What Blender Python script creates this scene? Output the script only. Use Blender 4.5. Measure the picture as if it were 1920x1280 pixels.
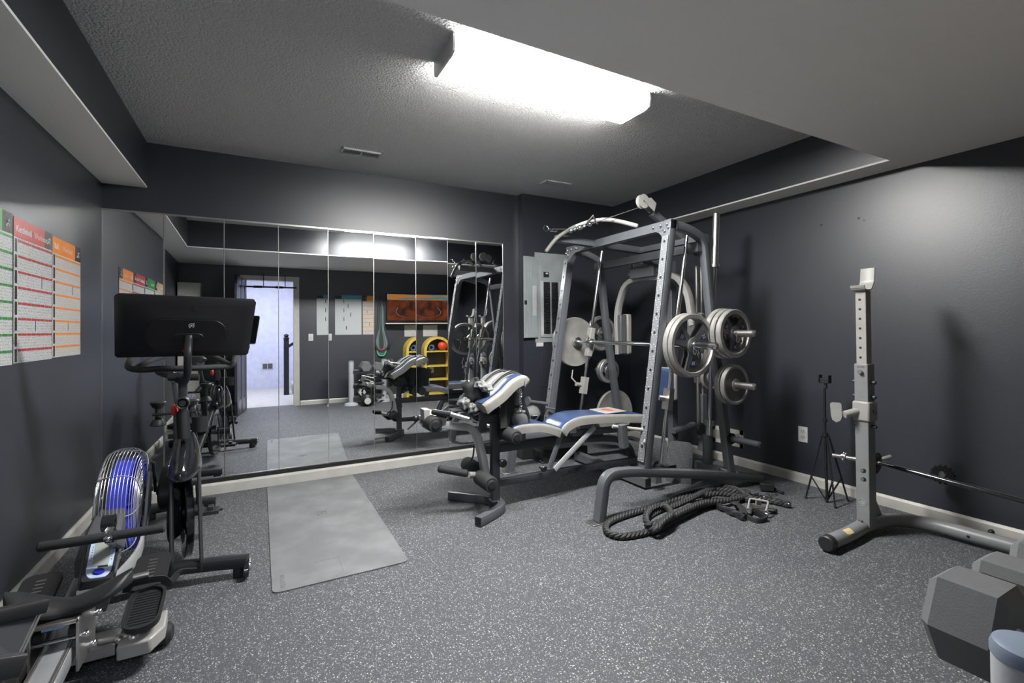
import bpy, math, random
from mathutils import Vector, Matrix
random.seed(7)
SC = bpy.context.scene
for o in list(bpy.data.objects): bpy.data.objects.remove(o)
R = math.radians
V = Vector
# ------------------------------------------------------------------ camera
FPX, YAW, PITCH, CYP, ROLL, CH = 887.569, 0.490186, 0.010361, 609.49, -0.0086512, 1.2
Fw = V((math.sin(YAW)*math.cos(PITCH), math.cos(YAW)*math.cos(PITCH), math.sin(PITCH)))
_r = V((math.cos(YAW), -math.sin(YAW), 0)); _u = _r.cross(Fw)
Rt = _r*math.cos(ROLL) + _u*math.sin(ROLL); Up = -_r*math.sin(ROLL) + _u*math.cos(ROLL)
cam = bpy.data.cameras.new('camera'); camo = bpy.data.objects.new('camera', cam); SC.collection.objects.link(camo)
cam.lens = FPX/1920*36; cam.sensor_width = 36; cam.shift_y = -(640-CYP)/1920; cam.clip_start = 0.02
mw = Matrix.Identity(4)
for i in range(3):
    mw[i][0] = Rt[i]; mw[i][1] = Up[i]; mw[i][2] = -Fw[i]
mw[2][3] = CH
camo.matrix_world = mw
SC.camera = camo
# world: closed room, only a faint ambient
W = bpy.data.worlds.new('world'); SC.world = W; W.use_nodes = True
W.node_tree.nodes['Background'].inputs[0].default_value = (.5, .55, .65, 1); W.node_tree.nodes['Background'].inputs[1].default_value = .3
SC.view_settings.view_transform = 'Standard'; SC.view_settings.look = 'None'; SC.view_settings.gamma = 1
SC.view_settings.use_curve_mapping = False
SC.view_settings.exposure = 2.85
LAMP_E = 26.0      # ceiling fixture diffuser
HALL_E = 4.6      # hallway lamp behind the open doorway
FILL_E = 0
# room dimensions (metres): mirror wall at Y=D, camera stands in the doorway of the wall Y=YB
D, H, HS, XL, XR, XSL, XSR, YS, XJ, D2, YB = 4.2, 2.565, 2.239, -.957, 3.703, -.706, 3.478, 1.485, 2.32, 4.107, -.123

def ray(x, y): return Fw + Rt*((x-960)/FPX) + Up*((CYP-y)/FPX)
C0 = V((0, 0, CH))
def PZ(x, y, z=0): d = ray(x, y); return C0 + d*((z-CH)/d.z)      # point of the photo standing at height z
def PY(x, y, Y): d = ray(x, y); return C0 + d*(Y/d.y)             # ... in the vertical plane Y
def PX(x, y, X): d = ray(x, y); return C0 + d*(X/d.x)             # ... in the vertical plane X

# ------------------------------------------------------------------ materials
def mat(name, col=(.5, .5, .5), rough=.5, metal=0., bump=None, var=None, emit=None, spec=.5, coat=0., fleck=None, trans=0.):
    m = bpy.data.materials.new(name); m.use_nodes = True; nt = m.node_tree; N = nt.nodes; L = nt.links
    b = N['Principled BSDF']; c4 = tuple(col)+(1,)
    b.inputs['Base Color'].default_value = c4; b.inputs['Roughness'].default_value = rough; b.inputs['Metallic'].default_value = metal
    b.inputs['Specular IOR Level'].default_value = spec; b.inputs['Coat Weight'].default_value = coat
    b.inputs['Transmission Weight'].default_value = trans
    tc = N.new('ShaderNodeTexCoord')
    if emit:
        b.inputs['Emission Color'].default_value = tuple(emit[0])+(1,); b.inputs['Emission Strength'].default_value = emit[1]
    if var is None and not emit: var = (tuple(c*.9 for c in col), 9.)
    if var:     # (second colour, noise scale)
        n = N.new('ShaderNodeTexNoise'); n.inputs['Scale'].default_value = var[1]; n.inputs['Detail'].default_value = 5
        r = N.new('ShaderNodeMapRange'); r.inputs[1].default_value = .4; r.inputs[2].default_value = .65
        x = N.new('ShaderNodeMix'); x.data_type = 'RGBA'
        L.new(tc.outputs['Object'], n.inputs['Vector']); L.new(n.outputs['Fac'], r.inputs[0]); L.new(r.outputs[0], x.inputs['Factor'])
        x.inputs['A'].default_value = c4; x.inputs['B'].default_value = tuple(var[0])+(1,); L.new(x.outputs['Result'], b.inputs['Base Color'])
        last = x.outputs['Result']
    if fleck:   # list of (colour, scale, amount, size)
        for fc, fs, fa, fz in fleck:
            v = N.new('ShaderNodeTexVoronoi'); v.inputs['Scale'].default_value = fs
            L.new(tc.outputs['Object'], v.inputs['Vector'])
            s = N.new('ShaderNodeSeparateColor'); L.new(v.outputs['Color'], s.inputs[0])
            a = N.new('ShaderNodeMath'); a.operation = 'GREATER_THAN'; a.inputs[1].default_value = 1-fa; L.new(s.outputs[0], a.inputs[0])
            # size varies per chip
            sz = N.new('ShaderNodeMath'); sz.operation = 'MULTIPLY'; sz.inputs[1].default_value = fz; L.new(s.outputs[1], sz.inputs[0])
            d = N.new('ShaderNodeMath'); d.operation = 'LESS_THAN'; L.new(v.outputs['Distance'], d.inputs[0]); L.new(sz.outputs[0], d.inputs[1])
            mu = N.new('ShaderNodeMath'); mu.operation = 'MULTIPLY'; L.new(a.outputs[0], mu.inputs[0]); L.new(d.outputs[0], mu.inputs[1])
            x = N.new('ShaderNodeMix'); x.data_type = 'RGBA'; L.new(mu.outputs[0], x.inputs['Factor']); L.new(last, x.inputs['A'])
            x.inputs['B'].default_value = tuple(fc)+(1,); L.new(x.outputs['Result'], b.inputs['Base Color']); last = x.outputs['Result']
    if bump:    # (scale, strength, distance)
        n = N.new('ShaderNodeTexNoise'); n.inputs['Scale'].default_value = bump[0]; n.inputs['Detail'].default_value = 4
        L.new(tc.outputs['Object'], n.inputs['Vector'])
        p = N.new('ShaderNodeBump'); p.inputs['Strength'].default_value = bump[1]; p.inputs['Distance'].default_value = bump[2]
        L.new(n.outputs['Fac'], p.inputs['Height']); L.new(p.outputs['Normal'], b.inputs['Normal'])
    return m
NAVY = mat('navy_wall_paint', (.021, .024, .033), .40, bump=(95, .14, .003), var=((.026, .029, .040), 1.2), spec=1.)
CEIL = mat('popcorn_ceiling', (.86, .86, .85), .95, bump=(80, 1., .05), spec=.1, var=((.86, .86, .85), 3))
SOFFIT = mat('smooth_white_ceiling_paint', (.86, .85, .82), .85, bump=(140, .35, .004), spec=.2, var=((.86, .85, .82), 3))
FLOOR = mat('speckled_rubber_floor', (.060, .063, .070), .62, bump=(300, .3, .001), var=((.07, .073, .08), 1.1),
            fleck=[((.15, .155, .165), 230, .45, .7), ((.24, .245, .26), 150, .25, .5), ((.46, .46, .46), 190, .24, .55)], spec=.35)
TRIM = mat('white_trim_paint', (.50, .49, .45), .4)
TRIMD = mat('dark_gap_paint', (.008, .008, .009), .7)
MIR = mat('mirror_silver', (.86, .88, .88), 0.0, 1., var=((.86, .88, .88), 1.))
ALU = mat('mirror_frame_metal', (.75, .74, .68), .28, 1.)
LENS = mat('acrylic_light_lens', (.9, .9, .9), .5, emit=((1, .99, .97), LAMP_E))
LENS2 = mat('acrylic_lens_side', (.9, .9, .9), .5, emit=((1, .99, .97), LAMP_E*.25))
WHT = mat('white_enamel', (.6, .6, .6), .35)
MAT_ = mat('grey_marbled_mat', (.125, .13, .134), .55, var=((.175, .182, .186), 4.5), bump=(220, .25, .001))
PRINT = mat('dark_print', (.09, .095, .1), .6)
BLK = mat('black_powder_coat', (.012, .0125, .014), .42, bump=(500, .1, .0005))
BLKS = mat('satin_black_housing', (.009, .0092, .0105), .42)
CHRW = mat('bright_wire', (.55, .55, .55), .25, .5)
BLKG = mat('gloss_black_plastic', (.012, .013, .016), .1, coat=.5)
BLKM = mat('matt_black_plastic', (.016, .0165, .018), .5, bump=(400, .2, .0005))
RUB = mat('black_foam', (.02, .0205, .022), .75, bump=(300, .4, .001))
GRY = mat('slate_grey_powder_coat', (.092, .099, .109), .38, bump=(400, .12, .0005), spec=.6)
DGRY = mat('dark_grey_powder_coat', (.034, .037, .044), .4, bump=(400, .12, .0005))
LGRY = mat('light_grey_powder_coat', (.36, .365, .37), .42)
CRM = mat('off_white_powder_coat', (.30, .293, .275), .4)
CHR = mat('chrome', (.72, .73, .74), .16, 1.)
TANG = mat('worn_grey_rubber', (.10, .097, .088), .6)
DISC = mat('pale_flat_iron', (.30, .295, .275), .5, .2, bump=(160, .3, .002), var=((.24, .235, .22), 9))
STL = mat('brushed_steel', (.50, .49, .47), .38, 1.)
CAST = mat('grey_hammertone_iron', (.40, .39, .37), .42, .55, bump=(160, .5, .002), var=((.30, .295, .28), 14))
CASTD = mat('dark_hammertone_iron', (.15, .15, .15), .45, .5, bump=(160, .5, .002))
BLUE = mat('blue_vinyl', (.038, .065, .145), .3, bump=(60, .15, .003), spec=.6)
VIN = mat('pale_grey_vinyl', (.26, .252, .23), .35, bump=(60, .2, .003))
BADGE = mat('navy_badge', (.02, .035, .09), .4)
FAB = mat('black_nylon_webbing', (.018, .019, .02), .8, bump=(350, .5, .001))
FABG = mat('grey_nylon_webbing', (.17, .175, .17), .75, bump=(350, .5, .001))
RED = mat('red_plastic', (.75, .055, .02), .35)
BLUW = mat('blue_fan_wheel', (.04, .06, .62), .35)
SCR = mat('lcd_screen', (.33, .36, .33), .25)
GREY2 = mat('mid_grey_plastic', (.09, .093, .098), .45)
RUBG = mat('grey_rubber_hex', (.12, .122, .127), .6, bump=(260, .5, .001))
PAPER = mat('white_paper', (.5, .5, .5), .5)
PANEL = mat('breaker_panel_grey', (.30, .33, .335), .4)
YEL = mat('yellow_painted_wood', (.68, .50, .10), .5, bump=(60, .4, .004), var=((.55, .38, .05), 30))
HALLW = mat('hall_wall_paint', (.62, .63, .76), .8)
CARPET = mat('hall_carpet', (.50, .48, .47), .95, bump=(60, .6, .01))
DARKW = mat('dark_stained_door', (.05, .052, .066), .3, spec=.6)

def diamond(name, col, rough, metal, sc):
    m = mat(name, col, rough, metal); nt = m.node_tree; N = nt.nodes; L = nt.links; b = N['Principled BSDF']
    tc = N['Texture Coordinate']; mp = N.new('ShaderNodeMapping'); mp.inputs['Scale'].default_value = (sc, sc, sc); mp.inputs['Rotation'].default_value = (R(40), R(40), R(20))
    L.new(tc.outputs['Object'], mp.inputs[0])
    v = N.new('ShaderNodeTexVoronoi'); v.inputs['Scale'].default_value = 1; v.inputs['Randomness'].default_value = .25
    st = N.new('ShaderNodeMapping'); st.inputs['Scale'].default_value = (1, .45, 1); L.new(mp.outputs[0], st.inputs[0]); L.new(st.outputs[0], v.inputs['Vector'])
    r = N.new('ShaderNodeMapRange'); r.inputs[1].default_value = .18; r.inputs[2].default_value = .30; r.inputs[3].default_value = 1; r.inputs[4].default_value = 0
    L.new(v.outputs['Distance'], r.inputs[0])
    p = N.new('ShaderNodeBump'); p.inputs['Strength'].default_value = 1; p.inputs['Distance'].default_value = .003
    L.new(r.outputs[0], p.inputs['Height']); L.new(p.outputs['Normal'], b.inputs['Normal'])
    x = N.new('ShaderNodeMix'); x.data_type = 'RGBA'; L.new(r.outputs[0], x.inputs['Factor']); x.inputs['A'].default_value = tuple(c*.5 for c in col)+(1,); x.inputs['B'].default_value = tuple(min(1, c*1.25) for c in col)+(1,)
    L.new(x.outputs['Result'], b.inputs['Base Color'])
    return m
DIAM = diamond('bright_tread_plate', (.40, .42, .44), .3, .35, 75)
DIAMG = diamond('grey_tread_plate', (.16, .17, .18), .4, .4, 60)
def poster_mat(name, accent):
    # white paper with rows of tiny procedural exercise drawings
    m = mat(name, (.5, .51, .51), .42); nt = m.node_tree; N = nt.nodes; L = nt.links; b = N['Principled BSDF']
    tc = N['Texture Coordinate']
    mp = N.new('ShaderNodeMapping'); mp.inputs['Scale'].default_value = (34, 34, 15); mp.inputs['Location'].default_value = (.5, .5, .5); L.new(tc.outputs['Object'], mp.inputs[0])
    v = N.new('ShaderNodeTexVoronoi'); v.inputs['Randomness'].default_value = .2; L.new(mp.outputs[0], v.inputs['Vector'])
    n = N.new('ShaderNodeTexNoise'); n.inputs['Scale'].default_value = 230; n.inputs['Detail'].default_value = 2; L.new(tc.outputs['Object'], n.inputs['Vector'])
    a = N.new('ShaderNodeMath'); a.operation = 'LESS_THAN'; a.inputs[1].default_value = .42; L.new(v.outputs['Distance'], a.inputs[0])
    c = N.new('ShaderNodeMath'); c.operation = 'GREATER_THAN'; c.inputs[1].default_value = .55; L.new(n.outputs['Fac'], c.inputs[0])
    mu = N.new('ShaderNodeMath'); mu.operation = 'MULTIPLY'; L.new(a.outputs[0], mu.inputs[0]); L.new(c.outputs[0], mu.inputs[1])
    x = N.new('ShaderNodeMix'); x.data_type = 'RGBA'; L.new(mu.outputs[0], x.inputs['Factor'])
    x.inputs['A'].default_value = (.5, .51, .51, 1); x.inputs['B'].default_value = tuple(accent)+(1,)
    L.new(x.outputs['Result'], b.inputs['Base Color']); return m

# ------------------------------------------------------------------ mesh helpers
def world_loc(o):
    p = V((0, 0, 0))
    while o is not None: p += o.location; o = o.parent
    return p
class G:
    def __init__(s, m): s.v = []; s.f = []; s.mi = []; s.ms = [m]; s.c = 0
    def mat(s, m):
        if m not in s.ms: s.ms.append(m)
        s.c = s.ms.index(m); return s
    def add(s, vs, fs):
        k = len(s.v); s.v += [V(p) for p in vs]; s.f += [tuple(i+k for i in f) for f in fs]; s.mi += [s.c]*len(fs); return s
    def box(s, c, d, M=None):
        x, y, z = d[0]/2, d[1]/2, d[2]/2; c = V(c)
        vs = [V((a*x, b*y, e*z)) for a in (-1, 1) for b in (-1, 1) for e in (-1, 1)]
        if M is not None: vs = [M @ p for p in vs]
        return s.add([p+c for p in vs], [(0, 1, 3, 2), (4, 6, 7, 5), (0, 4, 5, 1), (2, 3, 7, 6), (0, 2, 6, 4), (1, 5, 7, 3)])
    def mm(s, a, b): a = V(a); b = V(b); return s.box((a+b)/2, [abs(b[i]-a[i]) for i in range(3)])
    def sweep(s, path, prof, up=(0, 0, 1), closed=False, scale=None, cap=True, twist=None):
        P = [V(p) for p in path]; n = len(P); rings = []
        up = V(up); prev = None
        for i in range(n):
            if closed: a = (P[i]-P[i-1]).normalized(); b = (P[(i+1) % n]-P[i]).normalized()
            else:
                a = (P[i]-P[i-1]).normalized() if i > 0 else None; b = (P[i+1]-P[i]).normalized() if i < n-1 else None
                if a is None: a = b
                if b is None: b = a
            t = (a+b).normalized() if (a+b).length > 1e-6 else a
            k = 1/max(.35, math.sqrt(max(0, (1+a.dot(b))/2)))
            sd = t.cross(up)
            if sd.length < 1e-3: sd = t.cross(prev if prev is not None and abs(t.dot(prev)) < .99 else V((1, 0, 0)) if abs(t.x) < .9 else V((0, 1, 0)))
            sd.normalize(); nu = sd.cross(t).normalized(); prev = nu
            bend = (b-a)
            if bend.length > 1e-5: bd = (bend-t*bend.dot(t)).normalized()
            else: bd = None; k = 1
            sc = scale[i] if scale else 1
            tw = twist[i] if twist else 0
            ring = []
            for (u, w) in prof:
                if tw: u, w = u*math.cos(tw)-w*math.sin(tw), u*math.sin(tw)+w*math.cos(tw)
                o = (sd*u+nu*w)*sc
                if bd is not None: o = o + bd*(o.dot(bd))*(k-1)
                ring.append(P[i]+o)
            rings.append(ring)
        m = len(prof); vs = [q for r in rings for q in r]; fs = []
        for i in range(n if closed else n-1):
            for j in range(m):
                a0 = i*m+j; a1 = i*m+(j+1) % m; b0 = ((i+1) % n)*m+j; b1 = ((i+1) % n)*m+(j+1) % m
                fs.append((a0, a1, b1, b0))
        if cap and not closed: fs.append(tuple(range(m-1, -1, -1))); fs.append(tuple(range((n-1)*m, n*m)))
        return s.add(vs, fs)
    def rect(s, path, w, h, up=(0, 0, 1), r=.006, fil=0, hollow=False, **k):
        if fil: path = fillet(path, fil)
        prof = rrect(w, h, r)
        return s.sweep(path, prof, up, **k)
    def tube(s, path, r, n=14, fil=0, up=(0, 0, 1), **k):
        if fil: path = fillet(path, fil)
        return s.sweep(path, [(r*math.cos(2*math.pi*i/n), r*math.sin(2*math.pi*i/n)) for i in range(n)], up, **k)
    def lathe(s, o, ax, prof, n=32):
        """prof: (radius, along) pairs; closed surface of revolution about ax through o"""
        o = V(o); ax = V(ax).normalized(); u = ax.orthogonal().normalized(); w = ax.cross(u)
        vs = []; fs = []; m = len(prof)
        for i in range(n):
            t = 2*math.pi*i/n; d = u*math.cos(t)+w*math.sin(t)
            for r, z in prof: vs.append(o+d*r+ax*z)
        for i in range(n):
            for j in range(m-1): fs.append((i*m+j, ((i+1) % n)*m+j, ((i+1) % n)*m+j+1, i*m+j+1))
        s.add(vs, fs); return s
    def cyl(s, a, b, r, r2=None, n=20, bev=.0):
        a = V(a); b = V(b); L = (b-a).length; r2 = r if r2 is None else r2; e = min(bev, r*.9, L*.4)
        pr = [(0.0001, 0), (r-e, 0), (r, e), (r2, L-e), (r2-e, L), (0.0001, L)] if e else [(0.0001, 0), (r, 0), (r2, L), (0.0001, L)]
        return s.lathe(a, b-a, pr, n)
    def ball(s, c, r, M=None, n=16, m=10):
        c = V(c); rr = (r, r, r) if not hasattr(r, '__len__') else r; vs = []; fs = []
        for j in range(m+1):
            ph = math.pi*j/m
            for i in range(n):
                t = 2*math.pi*i/n; p = V((rr[0]*math.sin(ph)*math.cos(t), rr[1]*math.sin(ph)*math.sin(t), rr[2]*math.cos(ph)))
                vs.append(c+((M @ p) if M is not None else p))
        for j in range(m):
            for i in range(n): fs.append((j*n+i, (j+1)*n+i, (j+1)*n+(i+1) % n, j*n+(i+1) % n))
        return s.add(vs, fs)
    def prism(s, poly, t, fr):
        """poly 2D outline, extruded by t both ways /2; fr(u,v,w)->world"""
        n = len(poly); vs = [fr(u, v, -t/2) for u, v in poly]+[fr(u, v, t/2) for u, v in poly]
        fs = [tuple(range(n-1, -1, -1)), tuple(range(n, 2*n))]+[(i, (i+1) % n, n+(i+1) % n, n+i) for i in range(n)]
        return s.add(vs, fs)
    def grid(s, fn, nu, nv, th=0):
        vs = [fn(i/nu, j/nv) for j in range(nv+1) for i in range(nu+1)]; w = nu+1
        return s.add(vs, [(j*w+i, j*w+i+1, (j+1)*w+i+1, (j+1)*w+i) for j in range(nv) for i in range(nu)])
    def text(s, body, size, fr, bold=0., align='CENTER', depth=.0006):
        """lettering as mesh: fr(u,v,w)->point"""
        cu = bpy.data.curves.new('lettering', 'FONT'); cu.body = body; cu.size = size; cu.align_x = align; cu.align_y = 'CENTER'; cu.extrude = depth; cu.offset = bold; cu.resolution_u = 3
        ob = bpy.data.objects.new('lettering', cu); SC.collection.objects.link(ob)
        dg = bpy.context.evaluated_depsgraph_get(); me = bpy.data.meshes.new_from_object(ob.evaluated_get(dg))
        s.add([fr(q.co.x, q.co.y, q.co.z) for q in me.vertices], [tuple(f.vertices) for f in me.polygons])
        bpy.data.objects.remove(ob); bpy.data.curves.remove(cu); bpy.data.meshes.remove(me); return s
    def build(s, name, parent=None, bevel=0., ang=35, label=None, sub=0, fix=True):
        me = bpy.data.meshes.new(name); off = world_loc(parent)
        me.from_pydata([p-off for p in s.v], [], s.f)
        for m in s.ms: me.materials.append(m)
        me.polygons.foreach_set('material_index', s.mi)
        me.validate(); me.update()
        if fix:
            import bmesh
            bm = bmesh.new(); bm.from_mesh(me); bmesh.ops.remove_doubles(bm, verts=bm.verts, dist=.0002); bmesh.ops.recalc_face_normals(bm, faces=bm.faces); bm.to_mesh(me); bm.free()
        me.shade_smooth(); me.set_sharp_from_angle(angle=R(ang))
        o = bpy.data.objects.new(name, me); SC.collection.objects.link(o)
        if parent: o.parent = parent
        if bevel:
            b = o.modifiers.new('bevel', 'BEVEL'); b.width = bevel; b.segments = 2; b.limit_method = 'ANGLE'; b.angle_limit = R(40)
        if sub:
            b = o.modifiers.new('sub', 'SUBSURF'); b.levels = sub; b.render_levels = sub
        if label: o['label'] = label
        return o
def rrect(w, h, r=.006, k=2):
    pts = []
    for cx, cy, a0 in ((w/2-r, h/2-r, 0), (-w/2+r, h/2-r, 90), (-w/2+r, -h/2+r, 180), (w/2-r, -h/2+r, 270)):
        for i in range(k+1): a = R(a0+90*i/k); pts.append((cx+r*math.cos(a), cy+r*math.sin(a)))
    return pts
def fillet(path, rad, n=7):
    P = [V(p) for p in path]; out = [P[0]]
    for i in range(1, len(P)-1):
        a = (P[i-1]-P[i]); b = (P[i+1]-P[i]); d = min(rad, a.length*.48, b.length*.48)
        p0 = P[i]+a.normalized()*d; p1 = P[i]+b.normalized()*d
        for k in range(n+1): t = k/n; out.append(p0*(1-t)**2+P[i]*2*t*(1-t)+p1*t*t)
    out.append(P[-1]); return out
def spline(P, n=8, closed=False):
    P = [V(p) for p in P]; out = []; m = len(P)
    for i in range(m if closed else m-1):
        if closed: a, b, c, d = P[i-1], P[i], P[(i+1) % m], P[(i+2) % m]
        else: a, b, c, d = P[max(i-1, 0)], P[i], P[i+1], P[min(i+2, m-1)]
        for k in range(n):
            t = k/n; out.append(.5*((2*b)+(c-a)*t+(2*a-5*b+4*c-d)*t*t+(3*b-a-3*c+d)*t**3))
    if not closed: out.append(P[-1])
    return out
def thing(name, label, cat, loc, group=None, rz=0):
    o = bpy.data.objects.new(name, None); SC.collection.objects.link(o); o.location = loc; o.rotation_euler = (0, 0, rz); o.empty_display_size = .1
    o['label'] = label; o['category'] = cat
    if group: o['group'] = group
    return o
def tag(o, label, cat, group=None):
    o['label'] = label; o['category'] = cat
    if group: o['group'] = group
    return o
def struct(o, label=None):
    o['kind'] = 'structure'
    if label: o['label'] = label
    return o
def dup(root, loc, label, rot=None, group=None, scale=None):
    r = root.copy(); SC.collection.objects.link(r); r.location = loc; r['label'] = label
    if rot is not None: r.rotation_euler = rot
    if scale: r.scale = (scale,)*3
    if group: r['group'] = group
    for ch in list(root.children):
        c = ch.copy(); SC.collection.objects.link(c); c.parent = r
        for g in ch.children: d = g.copy(); SC.collection.objects.link(d); d.parent = c
    return r
def XYf(o, u, v, w):   # local frame function from origin and three axes
    o = V(o); u = V(u); v = V(v); w = V(w)
    return lambda a, b, c=0: o+u*a+v*b+w*c

# ================================================================== SETTING
g = G(FLOOR); g.mm((XL-.1, YB-.12, -.05), (XR+.1, D+.1, 0)); struct(g.build('floor'), 'dark rubber gym floor with pale flecks')
for k, (a, b) in enumerate([((.95, -.1, 0), (.955, D, .0006)), ((2.35, -.1, 0), (2.355, D, .0006))]):
    pass
g = G(CEIL); g.mm((XSL-.3, YS-.02, H), (XSR+.3, D+.1, H+.1)); struct(g.build('ceiling'), 'grey white popcorn ceiling')
g = G(SOFFIT); g.mm((XL-.1, YB-.1, HS), (XR+.1, YS, HS+.012)); g.mat(NAVY); g.mm((XSL, YS-.02, HS+.012), (XSR, YS, H)); struct(g.build('trim_1', fix=False), 'wide lowered ceiling soffit with navy face')
g = G(SOFFIT); g.mm((XL-.1, YS, HS), (XSL, D, HS+.012)); g.mat(NAVY); g.mm((XSL-.02, YS, HS+.012), (XSL, D, H)); struct(g.build('trim_2', fix=False), 'lowered soffit along the left wall')
g = G(SOFFIT); g.mm((XSR, YS, HS), (XR+.1, D, HS+.012)); g.mat(NAVY); g.mm((XSR, YS, HS+.012), (XSR+.02, D, H)); struct(g.build('trim_3', fix=False), 'lowered soffit along the right wall')
g = G(NAVY); g.mm((XL-.1, YB-.2, 0), (XL, D+.1, H)); struct(g.build('wall_left'))
g = G(NAVY); g.mm((XR, YB-.2, 0), (XR+.1, D+.1, H)); struct(g.build('wall_right'))
g = G(NAVY); g.mm((XL, D, 0), (XR, D+.1, H)); g.mm((XJ, D2, 0), (XR, D, H)); struct(g.build('wall_back', fix=False))
DX0, DX1, DZ = -.25, .455, 2.035     # doorway in the wall behind the camera
g = G(NAVY); g.mm((XL, YB-.1, 0), (DX0, YB, H)); g.mm((DX1, YB-.1, 0), (XR, YB, H)); g.mm((DX0, YB-.1, DZ), (DX1, YB, H)); struct(g.build('wall_rear', fix=False))
def baseb(name, a, b, nrm, th=.014, h=.075, m=TRIM):
    a = V(a); b = V(b); nrm = V(nrm); g = G(m)
    prof = [(0, 0), (th, 0), (th, h*.8), (th*.45, h), (0, h)]
    vs = [a+nrm*u+V((0, 0, v)) for u, v in prof]+[b+nrm*u+V((0, 0, v)) for u, v in prof]; n = 5
    g.add(vs, [(0, 1, 2, 3, 4), (9, 8, 7, 6, 5)]+[(i, (i+1) % 5, 5+(i+1) % 5, 5+i) for i in range(5)]); return struct(g.build(name, ang=20))
baseb('baseboard_left', (XL, YB, 0), (XL, D, 0), (1, 0, 0), h=.085)
baseb('baseboard_back', (XL, D, 0), (XJ, D, 0), (0, -1, 0), h=.085, th=.045)
baseb('baseboard_recess', (XJ, D2, 0), (XR, D2, 0), (0, -1, 0))
baseb('baseboard_right', (XR, YB, 0), (XR, D, 0), (-1, 0, 0))
baseb('baseboard_rear', (DX1+.085, YB, 0), (XR, YB, 0), (0, 1, 0))
baseb('baseboard_rear_left', (XL, YB, 0), (DX0-.085, YB, 0), (0, 1, 0))
# doorway trim and open door
g = G(TRIM)
for x0, x1 in ((DX0-.075, DX0+.012), (DX1-.012, DX1+.075)):
    g.mm((x0, YB, 0), (x1, YB+.016, DZ+.0)); 
g.mm((DX0-.075, YB, DZ-.012), (DX1+.075, YB+.016, DZ+.062))
g.mm((DX0, YB-.11, 0), (DX0+.012, YB+.002, DZ)); g.mm((DX1-.012, YB-.11, 0), (DX1, YB+.002, DZ)); g.mm((DX0, YB-.11, DZ-.012), (DX1, YB+.002, DZ))
struct(g.build('trim_4', fix=False, bevel=.003), 'white door casing around the open doorway')
dl = Matrix.Rotation(R(97.5), 4, 'Z'); hinge = V((DX0-.005, YB+.03, 0)); dfr = lambda u, v, w=0: hinge+(dl @ V((u, w, v)))
g = G(DARKW)
def dbox(g, u0, u1, v0, v1, w0, w1):
    g.add([dfr(u, v, w) for u in (u0, u1) for w in (w0, w1) for v in (v0, v1)], [(0, 1, 3, 2), (4, 6, 7, 5), (0, 4, 5, 1), (2, 3, 7, 6), (0, 2, 6, 4), (1, 5, 7, 3)])
LW = .70
for u0, u1 in ((0, .1), (LW/2-.05, LW/2+.05), (LW-.1, LW)): dbox(g, u0, u1, .01, 2.02, -.0175, .0175)
for v0, v1 in ((.01, .22), (.88, 1.02), (1.55, 1.66), (1.9, 2.02)): dbox(g, 0, LW, v0, v1, -.0175, .0175)
dbox(g, .02, LW-.02, .02, 2.0, -.008, .008)
for u0, u1 in ((.125, LW/2-.075), (LW/2+.075, LW-.125)):
    for v0, v1 in ((.25, .85), (1.05, 1.52), (1.69, 1.87)): dbox(g, u0, u1, v0, v1, -.014, .014)
door = struct(g.build('door_1', bevel=.003, fix=False), 'open dark panelled door leaf')
g = G(CHR); p = dfr(LW-.06, 1.0, 0); ax = (dl @ V((0, 1, 0))); g.cyl(p-ax*.06, p+ax*.06, .012); g.ball(p-ax*.07, .027); g.ball(p+ax*.07, .027); g.build('door_handle', door, label='round door knob')
# hall behind the doorway
g = G(CARPET); g.mm((-2, -3.1, -.05), (2.2, YB-.1, .0)); struct(g.build('floor_hall'), 'pale carpet of the hall beyond the doorway')
g = G(HALLW); g.mm((-2, -3.2, 0), (2.2, -3.1, 2.5)); struct(g.build('wall_hall_far'))
g = G(HALLW); g.mm((-2.1, -3.2, 0), (-2, YB-.1, 2.5)); struct(g.build('wall_hall_left'))
g = G(HALLW); g.mm((2.2, -3.2, 0), (2.3, YB-.1, 2.5)); struct(g.build('wall_hall_right'))
g = G(HALLW); g.mm((-2, YB-.2, 0), (DX0, YB-.1, 2.5)); g.mm((DX1, YB-.2, 0), (2.2, YB-.1, 2.5)); g.mm((DX0, YB-.2, DZ), (DX1, YB-.1, 2.5)); struct(g.build('wall_hall_near', fix=False))
g = G(HALLW); g.mm((-2, -3.2, 2.5), (2.2, YB-.1, 2.6)); struct(g.build('ceiling_hall'))
t = thing('hall_ceiling_light', 'flush square ceiling light in the hall beyond the doorway', 'ceiling light', (0, -1.5, 2.5))
g = G(WHT); g.mm((-.62, -1.9, 2.47), (.62, -1.1, 2.5)); g.build('frame', t, bevel=.004)
g = G(mat('hall_lens', (.9, .9, .9), .5, emit=((.86, .90, 1), HALL_E))); g.mm((-.58, -1.86, 2.455), (.58, -1.14, 2.471)); g.build('diffuser', t)
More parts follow.
